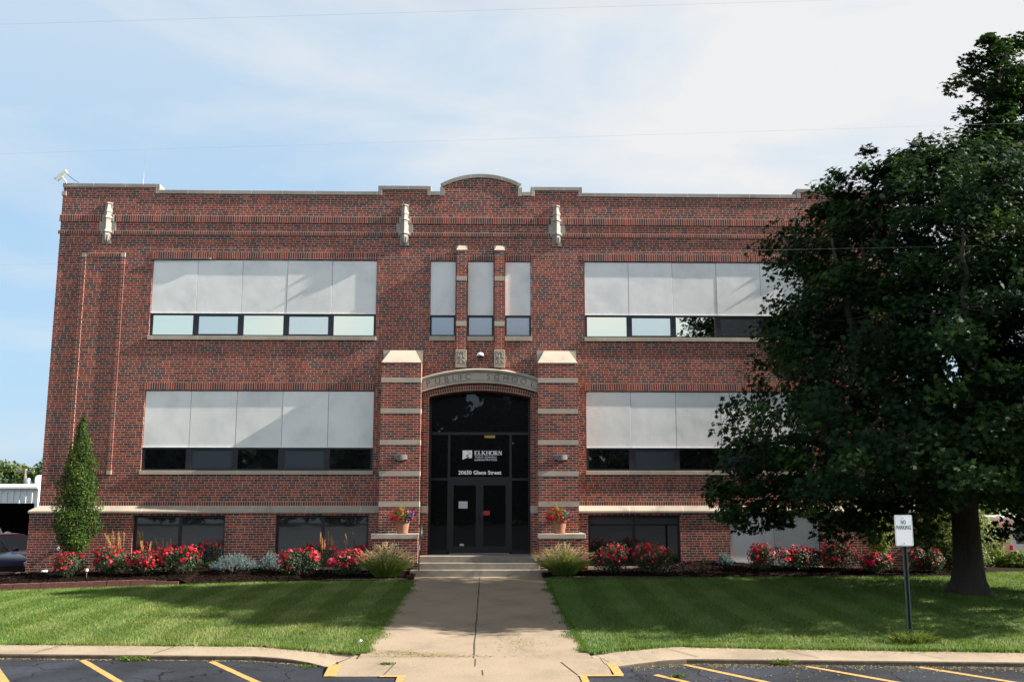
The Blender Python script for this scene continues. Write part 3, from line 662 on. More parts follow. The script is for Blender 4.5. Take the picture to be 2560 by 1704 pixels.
m.build('coping', CP, B)
# belt courses of upright bricks, standing a little proud
def band(name, x0, x1, z0, z1, d, h=None, zz=None):
    m = MB(); m.box(x0, x1, -d, .01, z0, z1); m.build(name, M['soldier'](z0 - .004, (z1 - z0) + .006), B)
for a, b in ((-HX - .03, -11.17), (-10.83, -2.45), (-2.09, 2.06), (2.42, 10.83), (11.17, HX + .03)):
    band('belt_course', a, b, 10.085, 10.285, .035)
for a, b in ((-HX - .04, -11.20), (-10.80, -2.48), (-2.06, 2.03), (2.45, 10.80), (11.20, HX + .04)):
    band('belt_course', a, b, 9.71, 9.81, .04)
for s in (-1, 1):
    a, b = (-9.62, -3.04) if s < 0 else (3.05, 9.63)
    band('lintel', a, b, 8.985, 9.185, .012); band('lintel', a, b, 5.125, 5.325, .012)
    xa, xb = sorted((s * 1.72, s * 12.3)); 
    if s < 0: band('belt_course', -12.36, -2.86, 1.853, 1.955, .014)
    else: band('belt_course', 2.82, 12.36, 1.853, 1.955, .014)
for a, b in SMALL: band('lintel', a - .01, b + .01, 8.975, 9.165, .012)
# raised brick frames beside the windows, with small corner stones
for s in (-1, 1):
    e = []
    for k in ((-11.66, -11.54), (-10.53, -10.41)):
        a, b = k if s < 0 else (-k[1] , -k[0]); e.append((a, b))
        m = MB(); m.box(a, b, -.035, .01, 2.83, 9.03); m.build('frame_strip', M['brick_p'], B)
        for q0, q1 in ((9.03, 9.145), (2.715, 2.83)):
            m = MB(); m.box(a - .004, b + .004, -.04, .01, q0, q1); m.build('corner_stone', M['stone'], B)
    a = min(e[0][1], e[1][1]); b = max(e[0][0], e[1][0])
    band('frame_course', a + .004, b - .004, 9.035, 9.138, .03); band('frame_course', a + .004, b - .004, 2.722, 2.826, .03)

# windows --------------------------------------------------------------
def window(x0, x1, z0, z1, y, glass, mull=.055, head=.05, mid=None, name='window', thick=.07, pane_in=.035, frame=None):
    """one frame with its panes; mid = list of extra mullions (x centre, width)"""
    m = MB(); fr = frame or M['frame']
    m.box(x0, x1, y, y + thick, z0, z0 + head); m.box(x0, x1, y, y + thick, z1 - head, z1)
    m.box(x0, x0 + mull, y + .002, y + thick, z0 + head, z1 - head); m.box(x1 - mull, x1, y + .002, y + thick, z0 + head, z1 - head)
    cuts = [x0 + mull]
    for cx, w in (mid or []):
        m.box(cx - w / 2, cx + w / 2, y + .002, y + thick, z0 + head, z1 - head); cuts += [cx - w / 2, cx + w / 2]
    cuts.append(x1 - mull)
    o = m.build(name, fr, B)
    for i in range(0, len(cuts), 2):
        p = MB(); p.box(cuts[i] - .004, cuts[i + 1] + .004, y + pane_in, y + pane_in + .02, z0 + head - .004, z1 - head + .004)
        p.build('pane', glass, o)
    return o
PY = .040
for s in (-1, 1):
    X0 = -9.60 if s < 0 else 3.06; bw = 6.55 / 5
    for (z0, z1, zs, g1, g2) in ((6.69, 7.36, 8.97, M['glass'], M['glass_screen']), (2.83, 3.48, 5.11, M['glass_low'], M['glass_screen_low'])):
        for k in range(5):
            a = X0 + k * bw; b = a + bw
            p = MB(); wv = rnd.uniform(-.004, .004)
            p.box(a + (.012 if k == 0 else .005), b - (.012 if k == 4 else .005), PY + wv, PY + .05, z1 + .012, zs - .015)
            p.build('infill_panel', M['panel'], B, bevel=.004)
            odd = k % 2 == 1
            window(a + .001, b - .001, z0 + .002, z1, PY + .015, g2 if odd else g1, mull=(.085 if odd else .075) if 0 < k < 4 or odd else .07, head=.07 if odd else .045)
            if odd:      # hopper sash stands inside the frame
                sm_ = MB(); 
        # backing and drip edge below the boards
        p = MB(); p.box(X0 + .004, X0 + 6.546, PY + .051, PY + .06, z1 - .05, zs - .006); p.build('backing', M['dark_in'], B)
        p = MB(); p.box(X0 + .006, X0 + 6.544, PY - .022, PY + .048, z1 + .001, z1 + .0115); p.build('drip_edge', M['white_plastic'], B)
        p = MB(); p.box(X0 - .02, X0 + 6.57, -.055, PY + .10, z0 - .115, z0); p.build('sill', M['sill'], B, bevel=.006)
p = MB(); p.tube([(-9.62, -.03, 8.955), (-8.0, -.028, 8.985), (-7.9, -.01, 8.985)], .018, 6); p.build('gutter_pipe', M['grey'], B)
for a, b in SMALL:
    p = MB(); p.box(a + .008, b - .008, PY, PY + .04, 7.345, 8.945); p.build('infill_panel', M['panel'], B, bevel=.004)
    p = MB(); p.box(a + .004, b - .004, PY + .041, PY + .05, 7.3, 8.955); p.build('backing', M['dark_in'], B)
    window(a + .002, b - .002, 6.712, 7.335, PY + .01, M['glass_small'], mull=.05, head=.05)
    p = MB(); p.box(a - .005, b + .005, -.05, PY + .08, 6.575, 6.71); p.build('sill', M['sill'], B, bevel=.006)
for i, h in enumerate(BW):
    a, b, c, d = h
    if i == 3:
        for k in range(2):
            p = MB(); w = (b - a) / 2; p.box(a + k * w + .006, a + (k + 1) * w - .006, PB + .08, PB + .12, c, d - .01); p.build('infill_panel', M['panel'], B, bevel=.004)
        p = MB(); p.box(a, b, PB + .125, PB + .14, c, d); p.build('backing', M['dark_in'], B)
    else:
        o = window(a + .002, b - .002, c, d - .002, PB + .11, M['glass_base'] if i < 2 else M['glass_base2'], mull=.06, head=.06, mid=[((a + b) / 2, .085)])
        if i == 2:
            p = MB(); p.box(a + .07, b - .07, PB + .142, PB + .144, d - .25, d - .07); p.build('roller_blind', simple('blind edge', (0.03, 0.03, 0.027), .8), o)
    p = MB(); p.box(a - .03, b + .03, PB - .04, PB + .2, c - .09, c); p.build('sill', M['sill'], B, bevel=.006)

# slim piers between the stair windows
for a, b in ((-.70, -.415), (.415, .70)):
    m = MB(); m.box(a, b, -.15, 0.0, 6.29, 9.26); m.build('slim_pier', M['brick_p'], B)
    for z0, z1 in ((8.35, 8.48), (7.0, 7.14)):
        m = MB(); m.box(a - .006, b + .006, -.156, .002, z0, z1); m.build('pier_band', M['stone'], B)
    m = MB(); w = b - a                                         # weathered cap
    m.add([(a - .02, -.17, 9.26), (b + .02, -.17, 9.26), (b + .02, 0, 9.26), (a - .02, 0, 9.26), (a + .05, -.03, 9.43), (b - .05, -.03, 9.43), (b - .05, 0, 9.43), (a + .05, 0, 9.43)],
          [(0, 3, 2, 1), (4, 5, 6, 7), (0, 1, 5, 4), (1, 2, 6, 5), (2, 3, 7, 6), (3, 0, 4, 7)])
    m.box(a - .02, b + .02, -.012, 0.0, 9.262, 9.432); m.build('pier_cap', M['stone'], B)
    cs = MB(); cs.box(a - .015, b + .015, -.17, 0.0, 5.78, 6.29); cs = cs.build('carved_stone', M['stone'], B, bevel=.006)
    q = MB(); q.box(a + .03, b - .03, -.1745, -.168, 5.86, 6.25); q.build('carving_ground', M['carve'], cs)
    q = MB(); cx = (a + b) / 2                                 # torch between scrolls
    q.lathe([(.001, 0), (.016, .02), (.010, .10), (.014, .2), (.004, .30)], (cx, -.176, 5.89), 8, sy=.6)
    for s in (-1, 1):
        for cz, rr, t0, t1 in ((5.95, .050, -.5, 4.2), (6.05, .058, .2, 4.6), (6.17, .040, -1.8, 2.6)):
            q.tube([(cx + s * (.055 + rr * math.cos(t) * .8), -.176, cz + rr * math.sin(t)) for t in lin(t0, t1, 12)], .0085, 5)
    q.box(a + .045, b - .045, -.182, -.174, 6.222, 6.236); q.box(a + .045, b - .045, -.182, -.174, 5.872, 5.884)
    q.build('scroll_carving', M['stone'], cs)

# carved finials on the parapet wall
def finial(cx):
    m = MB(); st = M['coping2']
    for hw, z0, z1, d in ((.105, 10.27, 10.675, .02), (.17, 10.085, 10.30, .05), (.245, 9.80, 10.084, .03), (.185, 9.705, 9.812, .052), (.13, 9.42, 9.706, .02)):
        m.box(cx - hw, cx + hw, -d, .0, z0, z1)
    bp = m.build('finial', st, B, bevel=.004)
    m = MB(); q = math.pi / 4
    prof = [(.005, 10.67), (.10, 10.655), (.105, 10.625), (.065, 10.60), (.075, 10.50), (.115, 10.41), (.12, 10.375), (.095, 10.345), (.095, 10.33), (.105, 10.27), (.155, 10.205), (.165, 10.175), (.125, 10.155), (.125, 10.12), (.115, 10.10),
            (.115, 9.84), (.15, 9.80), (.18, 9.775), (.18, 9.755), (.13, 9.725), (.12, 9.69), (.13, 9.665)]
    m.lathe([(r, z) for r, z in reversed(prof)], (cx, -.03, 0), 4, rot=0, smooth=False)
    m.build('finial_shaft', st, bp)
    m = MB(); m.lathe([(.005, 9.435), (.045, 9.46), (.085, 9.53), (.105, 9.61), (.11, 9.655), (.12, 9.66), (.12, 9.67)], (cx, -.03, 0), 10, smooth=False)
    for k in range(5):
        a = math.pi + math.pi * (k + .5) / 5
        m.tube([(cx + (r + .004) * math.cos(a), -.03 + (r + .004) * math.sin(a), z) for r, z in ((.045, 9.46), (.085, 9.53), (.105, 9.61), (.11, 9.65))], .011, 5)
    m.build('finial_drop', st, bp)
for cx in (-10.98, -2.26, 2.25, 10.98): finial(cx)

# entrance piers
PF = -.55
for s in (-1, 1):
    a, b = (-2.79, -1.67) if s < 0 else (1.655, 2.775)
    m = MB(); m.box(a, b, PF, .0, 0.9, 5.865); m.build('entrance_pier', M['brick_p'], B)
    for z0 in (5.295, 4.42, 3.54, 2.67, 1.82):
        m = MB(); m.box(a - .008, b + .008, PF - .008, .003, z0, z0 + .138); m.build('pier_band', M['stone'], B)
    m = MB(); t = .20
    m.add([(a - .01, PF - .012, 5.865), (b + .01, PF - .012, 5.865), (b + .01, 0, 5.865), (a - .01, 0, 5.865), (a + t, -.10, 6.275), (b - t, -.10, 6.275), (b - t, 0, 6.275), (a + t, 0, 6.275)],
          [(0, 3, 2, 1), (4, 5, 6, 7), (0, 1, 5, 4), (1, 2, 6, 5), (2, 3, 7, 6), (3, 0, 4, 7)])
    m.box(a - .012, b + .012, -.06, -.002, 5.867, 6.28); m.build('pier_cap', M['stone'], B)
    a2, b2 = (-2.88, -1.66) if s < 0 else (1.645, 2.87)
    m = MB(); m.box(a2, b2, -1.08, -.02, -.3, .975); m.build('pedestal', M['brick_p'], B)
    m = MB(); m.box(a2 - .04, b2 + .025, -1.125, PF - .001, .976, 1.105); m.box(a2 - .04, a - .001, PF, -.17, .976, 1.105) if s < 0 else m.box(b + .001, b2 + .025, PF, -.17, .976, 1.105)
    m.build('pedestal_cap', M['stone'], B, bevel=.008)

# entrance portal: brick jambs, header arch and the lettered stone arch
def seg(hc, z_end, z_mid):
    sg = z_mid - z_end; r = (hc * hc + sg * sg) / (2 * sg); return r, z_mid - r
JY = -.20; DY = .30; OX = 1.455
r1, c1 = seg(OX, 4.925, 5.115)
inner = [(x, c1 + math.sqrt(r1 * r1 - x * x)) for x in lin(-OX, OX, 33)]
rS, cS = seg(1.69, 5.03, 5.315); rT, cT = seg(1.69, 5.43, 5.70)
zS = lambda x: cS + math.sqrt(rS * rS - x * x); zT = lambda x: cT + math.sqrt(rT * rT - x * x)
for s in (-1, 1):
    m = MB(); xa, xb = sorted((s * OX, s * 1.69)); m.box(xa, xb, JY, DY + .1, .42, 4.925); m.build('portal_jamb', M['brick_p'], B)
    m = MB(); xa, xb = sorted((s * (OX - .004), s * 1.686)); m.box(xa, xb, JY - .02, DY - .08, 1.655, 1.845); m.build('jamb_stone', M['stone'], B)
m = MB()
for k in range(32):
    (xa, za), (xb, zb) = inner[k], inner[k + 1]
    m.prism_xz([(xa, za), (xb, zb), (xb, zS(xb) + .02), (xa, zS(xa) + .02)], JY, DY + .1)
for s in (-1, 1):
    xa, xb = sorted((s * OX, s * 1.69)); m.box(xa, xb, JY, DY + .1, 4.925, 5.06)
# header arch pattern follows the curve
def arch_mat():
    t_m = brick('arch headers', bw=0.0677, rh=0.105, off=0.0, z0=0.0); t = t_m.node_tree
    br = [n for n in t.nodes if n.type == 'TEX_BRICK'][0]
    s = [n for n in t.nodes if n.type == 'SEPXYZ'][0]
    for l in list(br.inputs['Vector'].links): t.links.remove(l)
    zc = nd(t, 'ShaderNodeMath', operation='SUBTRACT'); zc.inputs[1].default_value = c1; t.links.new(s.outputs['Z'], zc.inputs[0])
    at = nd(t, 'ShaderNodeMath', operation='ARCTAN2'); t.links.new(s.outputs['X'], at.inputs[0]); t.links.new(zc.outputs[0], at.inputs[1])
    ml = nd(t, 'ShaderNodeMath', operation='MULTIPLY_ADD'); ml.inputs[1].default_value = r1; ml.inputs[2].default_value = 6.77; t.links.new(at.outputs[0], ml.inputs[0])
    x2 = nd(t, 'ShaderNodeMath', operation='MULTIPLY'); t.links.new(s.outputs['X'], x2.inputs[0]); t.links.new(s.outputs['X'], x2.inputs[1])
    z2 = nd(t, 'ShaderNodeMath', operation='MULTIPLY_ADD'); t.links.new(zc.outputs[0], z2.inputs[0]); t.links.new(zc.outputs[0], z2.inputs[1]); t.links.new(x2.outputs[0], z2.inputs[2])
    sq = nd(t, 'ShaderNodeMath', operation='SQRT'); t.links.new(z2.outputs[0], sq.inputs[0])
    rr = nd(t, 'ShaderNodeMath', operation='SUBTRACT'); rr.inputs[1].default_value = r1 - 10.5; t.links.new(sq.outputs[0], rr.inputs[0])
    ry = nd(t, 'ShaderNodeMath', operation='SUBTRACT'); t.links.new(rr.outputs[0], ry.inputs[0]); t.links.new(s.outputs['Y'], ry.inputs[1])
    cb = nd(t, 'ShaderNodeCombineXYZ'); t.links.new(ml.outputs[0], cb.inputs[0]); t.links.new(ry.outputs[0], cb.inputs[1]); t.links.new(cb.outputs[0], br.inputs['Vector'])
    return t_m
m.build('portal_arch', arch_mat(), B)
XA = 1.668
xs_ = lin(-XA, XA, 37)
def archband(m, f0, f1, y0, y1, slope=0.0):
    for k in range(36):
        xa, xb = xs_[k], xs_[k + 1]
        m.add([(xa, y0, f0(xa)), (xb, y0, f0(xb)), (xb, y1, f0(xb)), (xa, y1, f0(xa)), (xa, y0, f1(xa)), (xb, y0, f1(xb)), (xb, y1, f1(xb) + slope), (xa, y1, f1(xa) + slope)],
              [(0, 3, 2, 1), (4, 5, 6, 7), (0, 1, 5, 4), (2, 3, 7, 6)] + ([(3, 0, 4, 7)] if k == 0 else []) + ([(1, 2, 6, 5)] if k == 35 else []))
AY = -.31
m = MB(); h_ = lambda a: (lambda x: zS(x) + (zT(x) - zS(x)) * a)
archband(m, h_(0), h_(.15), AY - .03, -.19); archband(m, h_(.15), h_(.80), AY, -.19)
archband(m, h_(.80), h_(.90), AY - .03, -.19); archband(m, h_(.90), h_(1.0), AY - .075, -.01, .08)
sa = m.build('stone_arch', M['stone'], B)
m = MB()
for k in range(36):
    xa, xb = xs_[k], xs_[k + 1]
    for f_ in (.16, .775):
        m.add([(xa, AY - .003, h_(f_)(xa)), (xb, AY - .003, h_(f_)(xb)), (xb, AY - .003, h_(f_ + .035)(xb)), (xa, AY - .003, h_(f_ + .035)(xa))], [(0, 1, 2, 3)])
for x in (-.62, .52):
    m.add([(x, AY - .004, zS(x) + .06), (x + .009, AY - .004, zS(x) + .06), (x + .009, AY - .004, zT(x) - .09), (x, AY - .004, zT(x) - .09)], [(0, 1, 2, 3)])
m.build('arch_groove', M['engrave'], sa)
word = [('P', -1.47), ('U', -1.205), ('B', -.955), ('L', -.74), ('I', -.545), ('C', -.345), ('S', .24), ('C', .48), ('H', .735), ('O', .985), ('O', 1.235), ('L', 1.495)]
for chx, x in word:
    vs, fs = text_poly(chx, .245, True, -.002)
    zc_ = zS(x) + (zT(x) - zS(x)) * .27; sl_ = math.atan2(h_(.5)(x + .05) - h_(.5)(x - .05), .1) * .55
    c_, s_ = math.cos(sl_), math.sin(sl_)
    m = MB(); m.add([(x + u * c_ - v * s_, AY - .0045, zc_ + u * s_ + v * c_) for u, v, _ in vs], fs); m.build('letter', M['engrave'], sa)

# glazed entrance
DZ0 = .50
E_ = MB(); F2 = M['frame2']
def fbox(x0, x1, z0, z1, d=0.0): E_.box(x0, x1, DY - d, DY + .07, z0, z1)
fbox(-OX, -OX + .055, DZ0, 4.90); fbox(OX - .055, OX, DZ0, 4.90)
for x0, x1 in ((-.925, -.855), (.855, .925)): fbox(x0, x1, DZ0 + .05, 3.865, .002)
fbox(-OX + .055, OX - .055, 3.865, 3.945, .001); fbox(-OX + .055, -.925, 2.56, 2.625); fbox(.925, OX - .055, 2.56, 2.625); fbox(-.855, .855, 2.535, 2.66, .003)
fbox(-OX + .055, -.925, DZ0, DZ0 + .09); fbox(.925, OX - .055, DZ0, DZ0 + .09)
for k in range(32):
    (xa, za), (xb, zb) = inner[k], inner[k + 1]
    E_.prism_xz([(xa, za - .06), (xb, zb - .06), (xb, zb - .001), (xa, za - .001)], DY + .001, DY + .07)
ent = E_.build('entrance_frame', F2, B)
def epane(x0, x1, z0, z1, name='pane'):
    p = MB(); p.box(x0 - .004, x1 + .004, DY + .03, DY + .045, z0 - .004, z1 + .004); return p.build(name, M['glass_door'], ent)
epane(-OX + .055, -.925, 2.625, 3.865); epane(.925, OX - .055, 2.625, 3.865); pc = epane(-.855, .855, 2.66, 3.865)
epane(-OX + .055, -.925, DZ0 + .09, 2.56); epane(.925, OX - .055, DZ0 + .09, 2.56)
p = MB(); p.prism_xz([(-1.40, 3.945), (1.40, 3.945)] + [(x * .963, z - .05) for x, z in reversed(inner)], DY + .03, DY + .045); p.build('pane', M['glass_door'], ent)
p = MB(); p.box(-1.69, 1.69, DY + .6, DY + .65, .4, 5.2); p.build('backing', M['dark_in'], B)
for s in (-1, 1):
    a, b = (-.853, -.003) if s < 0 else (.003, .853)
    d = MB(); d.box(a, a + .105, DY - .012, DY + .045, DZ0 + .012, 2.533); d.box(b - .105, b, DY - .012, DY + .045, DZ0 + .012, 2.533)
    d.box(a + .105, b - .105, DY - .012, DY + .045, DZ0 + .012, DZ0 + .20); d.box(a + .105, b - .105, DY - .012, DY + .045, 2.42, 2.533)
    dr = d.build('door', F2, B)
    p = MB(); p.box(a + .10, b - .10, DY + .01, DY + .025, DZ0 + .195, 2.425); p.build('glass', M['glass_door'], dr)
    hx = -.055 if s < 0 else .055
    p = MB(); p.tube([(hx, DY - .012, 1.38), (hx - .0, DY - .075, 1.40), (hx, DY - .08, 1.5), (hx, DY - .075, 1.60), (hx, DY - .012, 1.62)], .012, 8); p.build('handle', M['trim'], dr)
p = MB(); p.box(-.86, .86, DY - .03, DY + .1, .497, .512); p.build('threshold', M['steel'], B)
# lettering and emblem on the pane over the doors
LY = DY + .027
m = MB()
def txt(s, size, x, z, off=0.0, sp=1.0, center=True, sxx=1.0):
    vs, fs = text_poly(s, size, center, off, sp); m.add([(x + u * sxx, LY, z + v) for u, v, _ in vs], fs)
txt('20650 Glenn Street', .150, 0.0, 2.735, .0045, 1.03)
txt('PUBLIC SCHOOLS', .068, .17, 3.205, .001, 1.18); txt('ADMINISTRATION', .068, .17, 3.125, .001, 1.20)
m.build('lettering', M['white_vinyl'], pc)
m = MB()
def stroke(x0, z0, x1, z1, w):
    d = Vector((x1 - x0, z1 - z0)); n_ = Vector((-d.y, d.x)).normalized() * w / 2
    m.quad((x0 - n_.x, LY, z0 - n_.y), (x1 - n_.x, LY, z1 - n_.y), (x1 + n_.x, LY, z1 + n_.y), (x0 + n_.x, LY, z0 + n_.y))
def serif(x, z, w=.042): stroke(x - w / 2, z, x + w / 2, z, .009)
H_ = .125; zb = 3.285; big = .028; thin = .013; x = -.155
def E0(x):
    stroke(x + .018, zb, x + .018, zb + H_, big); serif(x + .018, zb + .004); serif(x + .018, zb + H_ - .004)
    for zz, l in ((.006, .075), (H_ / 2, .055), (H_ - .006, .072)): stroke(x + .018, zb + zz, x + .018 + l, zb + zz, thin)
    stroke(x + .09, zb, x + .09, zb + .034, .01); stroke(x + .087, zb + H_, x + .087, zb + H_ - .03, .01)
E0(x); x += .112
stroke(x + .018, zb, x + .018, zb + H_, big); serif(x + .018, zb + H_ - .004, .055); serif(x + .018, zb + .004); stroke(x + .018, zb + .006, x + .085, zb + .006, thin); stroke(x + .082, zb, x + .082, zb + .04, .01); x += .098
stroke(x + .018, zb, x + .018, zb + H_, big); serif(x + .018, zb + .004, .05); serif(x + .018, zb + H_ - .004, .05); stroke(x + .03, zb + .055, x + .088, zb + H_, thin); stroke(x + .045, zb + .07, x + .1, zb, big); serif(x + .09, zb + H_ - .004, .04); serif(x + .1, zb + .004, .04); x += .125
for q in (0, .078): stroke(x + .018 + q, zb, x + .018 + q, zb + H_, big); serif(x + .018 + q, zb + .004, .05); serif(x + .018 + q, zb + H_ - .004, .05)
stroke(x + .018, zb + H_ / 2, x + .09, zb + H_ / 2, thin); x += .122
pts = [(x + .055 + .052 * math.cos(a), zb + H_ / 2 + .058 * math.sin(a)) for a in lin(0, 2 * math.pi, 19)]
for k in range(18): stroke(*pts[k], *pts[k + 1], .012 + .016 * abs(math.cos((k + .5) / 18 * 2 * math.pi)))
x += .120
stroke(x + .018, zb, x + .018, zb + H_, big); serif(x + .018, zb + .004, .05); serif(x + .018, zb + H_ - .004, .05)
pts = [(x + .03 + .048 * math.cos(a), zb + .09 + .030 * math.sin(a)) for a in lin(-1.57, 1.57, 9)]
for k in range(8): stroke(*pts[k], *pts[k + 1], .020)
stroke(x + .04, zb + .06, x + .092, zb, big); serif(x + .098, zb + .004, .035); x += .115
stroke(x + .012, zb, x + .012, zb + H_, thin); stroke(x + .014, zb + H_, x + .088, zb, big); stroke(x + .09, zb, x + .09, zb + H_, thin); serif(x + .012, zb + .004, .04); serif(x + .006, zb + H_ - .004, .04); serif(x + .09, zb + H_ - .004, .04)
m.build('lettering', M['white_vinyl'], pc)
# square emblem with a winding river left clear
m = MB(); ex0, ex1, ez0, ez1 = -.50, -.225, 3.16, 3.42
riv = [(.62, 1.0, .02), (.45, .90, .03), (.60, .78, .05), (.86, .68, .07), (.55, .52, .12), (.42, .38, .14), (.66, .24, .16), (.34, .10, .22), (.26, 0.0, .26)]
ew, eh = ex1 - ex0, ez1 - ez0; rows = 26
def riv_at(f):
    for k in range(len(riv) - 1):
        if riv[k][1] >= f >= riv[k + 1][1]:
            t = (riv[k][1] - f) / (riv[k][1] - riv[k + 1][1] + 1e-9); return riv[k][0] * (1 - t) + riv[k + 1][0] * t, riv[k][2] * (1 - t) + riv[k + 1][2] * t
    return riv[-1][0], riv[-1][2]
for k in range(rows):
    f0, f1 = k / rows, (k + 1) / rows
    (ca, wa), (cb_, wb) = riv_at(f0), riv_at(f1)
    za_, zb_ = ez0 + eh * f0 , ez0 + eh * f1
    dip = lambda xx: -.06 * eh * (1 - 0) * 0
    L0, L1 = ex0 + ew * max(0, ca - wa / 2), ex0 + ew * max(0, cb_ - wb / 2); R0_, R1_ = ex0 + ew * min(1, ca + wa / 2), ex0 + ew * min(1, cb_ + wb / 2)
    m.quad((ex0, LY, za_), (L0, LY, za_), (L1, LY, zb_), (ex0, LY, zb_))
    if f0 > .14: m.quad((R0_, LY, za_), (ex1, LY, za_), (ex1, LY, zb_), (R1_, LY, zb_))
m.build('emblem', M['white_vinyl'], pc)
p = MB(); p.box(.13, .44, DY + .020, DY + .0255, 3.78, 3.855); p.build('amber_notice', M['amber'], pc)
m_ = MB(); m_.box(-.60, -.345, DY + .004, DY + .0095, 1.765, 1.965)
tag(m_.build('paper_notice', M['paper']), 'grey sheet of paper taped inside left entrance door', 'notice')
m_ = MB(); m_.box(.10, .29, DY + .004, DY + .0095, 1.575, 1.70)
tag(m_.build('red_notice', M['red']), 'small dim red notice on right entrance door glass', 'notice')
m_ = MB(); m_.box(-.56, -.44, DY + .004, DY + .0095, .715, .775)
tag(m_.build('door_sticker', M['paper']), 'tiny pale sticker low on left entrance door', 'sticker')

# steps
m = MB()
m.box(-1.655, 1.64, -.80, DY - .031, -.2, .495); m.box(-1.656, 1.641, -1.10, -.80, -.2, .33); m.box(-1.83, 1.86, -1.42, -1.126, -.2, .165); m.box(-1.655, 1.64, -1.126, -1.10, -.2, .165)
tag(m.build('entrance_steps', M['stepc'], bevel=.012), 'three grey concrete steps rising to the dark entrance doors', 'steps')

# ------------------------------------------------------------------ fittings on the building
def wall_lamp(cx, label):
    t = thing('wall_lamp', label, 'wall lamp', (cx, PF, 3.10), group='wall lamps on the entrance piers')
    m = MB(); n = 14
    poly = [(-.18, 0)] + [(-.18 + .36 * i / n, -.10 - .075 * math.sin(math.pi * i / n)) for i in range(n + 1)] + [(.18, 0)]
    m.loft([[(x, y, .02) for x, y in poly], [(x, y, .15) for x, y in poly]]); m.f = [tuple(reversed(f)) for f in m.f]
    m.build('shade', M['grey'], t)
    m = MB(); m.box(-.10, .10, -.12, -.03, -.004, .018); m.build('diffuser', M['lens'], t)
wall_lamp(-2.20, 'grey half round wall lamp on the brick pier left of the doors')
wall_lamp(2.28, 'grey half round wall lamp on the brick pier right of the doors')
t = thing('dome_camera', 'white hooded dome camera on brick above the stone arch', 'security camera', (0.0, 0, 6.02))
m = MB(); m.lathe([(.10, .10), (.10, .13), (.085, .17), (.05, .195), (.005, .20)], (0, -.13, 0), 18); m.tube([(0, 0, .14), (0, -.10, .14)], .03, 8); m.build('hood', M['white_plastic'], t)
m = MB(); m.lathe([(.005, 0), (.05, .01), (.08, .04), (.09, .07), (.092, .10)], (0, -.13, 0), 18); m.build('dome', M['black_gloss'], t)
t = thing('bullet_camera', 'pale box camera on arm at the left roof corner', 'security camera', (-12.26, -.05, 11.25))
m = MB(); rm = Matrix.Rotation(R(-41), 4, 'Y')
bx = MB(); bx.box(-.19, .19, -.055, .055, -.045, .05); bx.box(-.215, .215, -.065, .065, .05, .062)
cmat = Matrix.Translation((-.13, -.06, .20)) @ rm
m.add([tuple(cmat @ Vector(v)) for v in bx.v], bx.f); m.build('housing', M['camera_shell'], t)
m = MB(); m.tube([(0.0, 0, -.02), (-.02, -.02, .05), (-.11, -.05, .15)], .022, 8); m.build('arm', M['camera_shell'], t)
m = MB(); m.tube([(-.02, -.05, .29), (.08, -.03, .20), (.22, 0, .09), (.36, .02, .01)], .008, 6); m.build('cable', M['trim'], t)
m = MB(); m.tube([(-10.85, 2.2, 10.3), (-10.85, 2.2, 11.6), (-10.83, 2.2, 13.1)], [.010, .007, .004], 6)
tag(m.build('antenna', M['steel']), 'thin white whip antenna rising above the left parapet', 'antenna')
t = thing('handrail', 'dark steel handrail beside the left of the entrance steps', 'handrail', (-1.60, -1.3, .165))
m = MB(); m.tube([(0, 0, 0), (0, 0, .86)], .019, 8); m.build('post', M['rail'], t)
m = MB(); m.tube([(0, .85, .33), (0, .85, 1.19)], .019, 8); m.build('post', M['rail'], t)
m = MB(); m.tube([(0, -.14, .78), (0, 0, .86), (0, .85, 1.19), (0, 1.1, 1.19)], .021, 8); m.tube([(0, 0, .45), (0, .85, .78)], .012, 6); m.build('top_rail', M['rail'], t)
m = MB(); m.box(-11.69, -11.62, PB - .05, PB, .64, .73); tag(m.build('outlet_box', M['white_plastic'], bevel=.008), 'small white outlet box on brick behind the columnar tree', 'outlet box')
m = MB(); m.box(-11.97, -11.89, -.45, -.2, .05, .11); tag(m.build('downspout_end', M['camera_shell'], bevel=.01), 'short white drain spout at the foot of left brick corner', 'drain')

# ------------------------------------------------------------------ sign
t = thing('parking_sign', 'white NO PARKING sign on green post at the kerb', 'sign', (7.34, -11.12, -.31))
m = MB()
m.add([(-.045, -.012, -.1), (-.022, -.012, -.1), (-.016, .028, -.1), (.016, .028, -.1), (.022, -.012, -.1), (.045, -.012, -.1), (.045, -.004, -.1), (.028, -.004, -.1), (.022, .036, -.1), (-.022, .036, -.1), (-.028, -.004, -.1), (-.045, -.004, -.1)], [])
base = list(m.v); m = MB(); m.loft([base, [(x, y, 2.06) for x, y, _ in base]]); m.f = [tuple(reversed(f)) for f in m.f]; m.build('post', M['post'], t)
def rrect(w, h, r, n=6):
    return [(sx * (w / 2 - r) + r * math.cos(a), sz * (h / 2 - r) + r * math.sin(a)) for sx, sz, a0 in ((1, -1, -math.pi / 2), (1, 1, 0), (-1, 1, math.pi / 2), (-1, -1, math.pi)) for a in lin(a0, a0 + math.pi / 2, n)]
SZ = 1.855
m = MB(); m.prism_xz([(x, z + SZ) for x, z in rrect(.305, .52, .025)], -.020, -.0125); pl = m.build('sign_plate', M['sign'], t)
m = MB(); o1 = rrect(.288, .503, .02); o2 = rrect(.281, .496, .018)
for i in range(len(o1)):
    j = (i + 1) % len(o1); m.quad((o1[i][0], -.0212, o1[i][1] + SZ), (o1[j][0], -.0212, o1[j][1] + SZ), (o2[j][0], -.0212, o2[j][1] + SZ), (o2[i][0], -.0212, o2[i][1] + SZ))
m.build('border', M['ink'], pl)
m = MB()
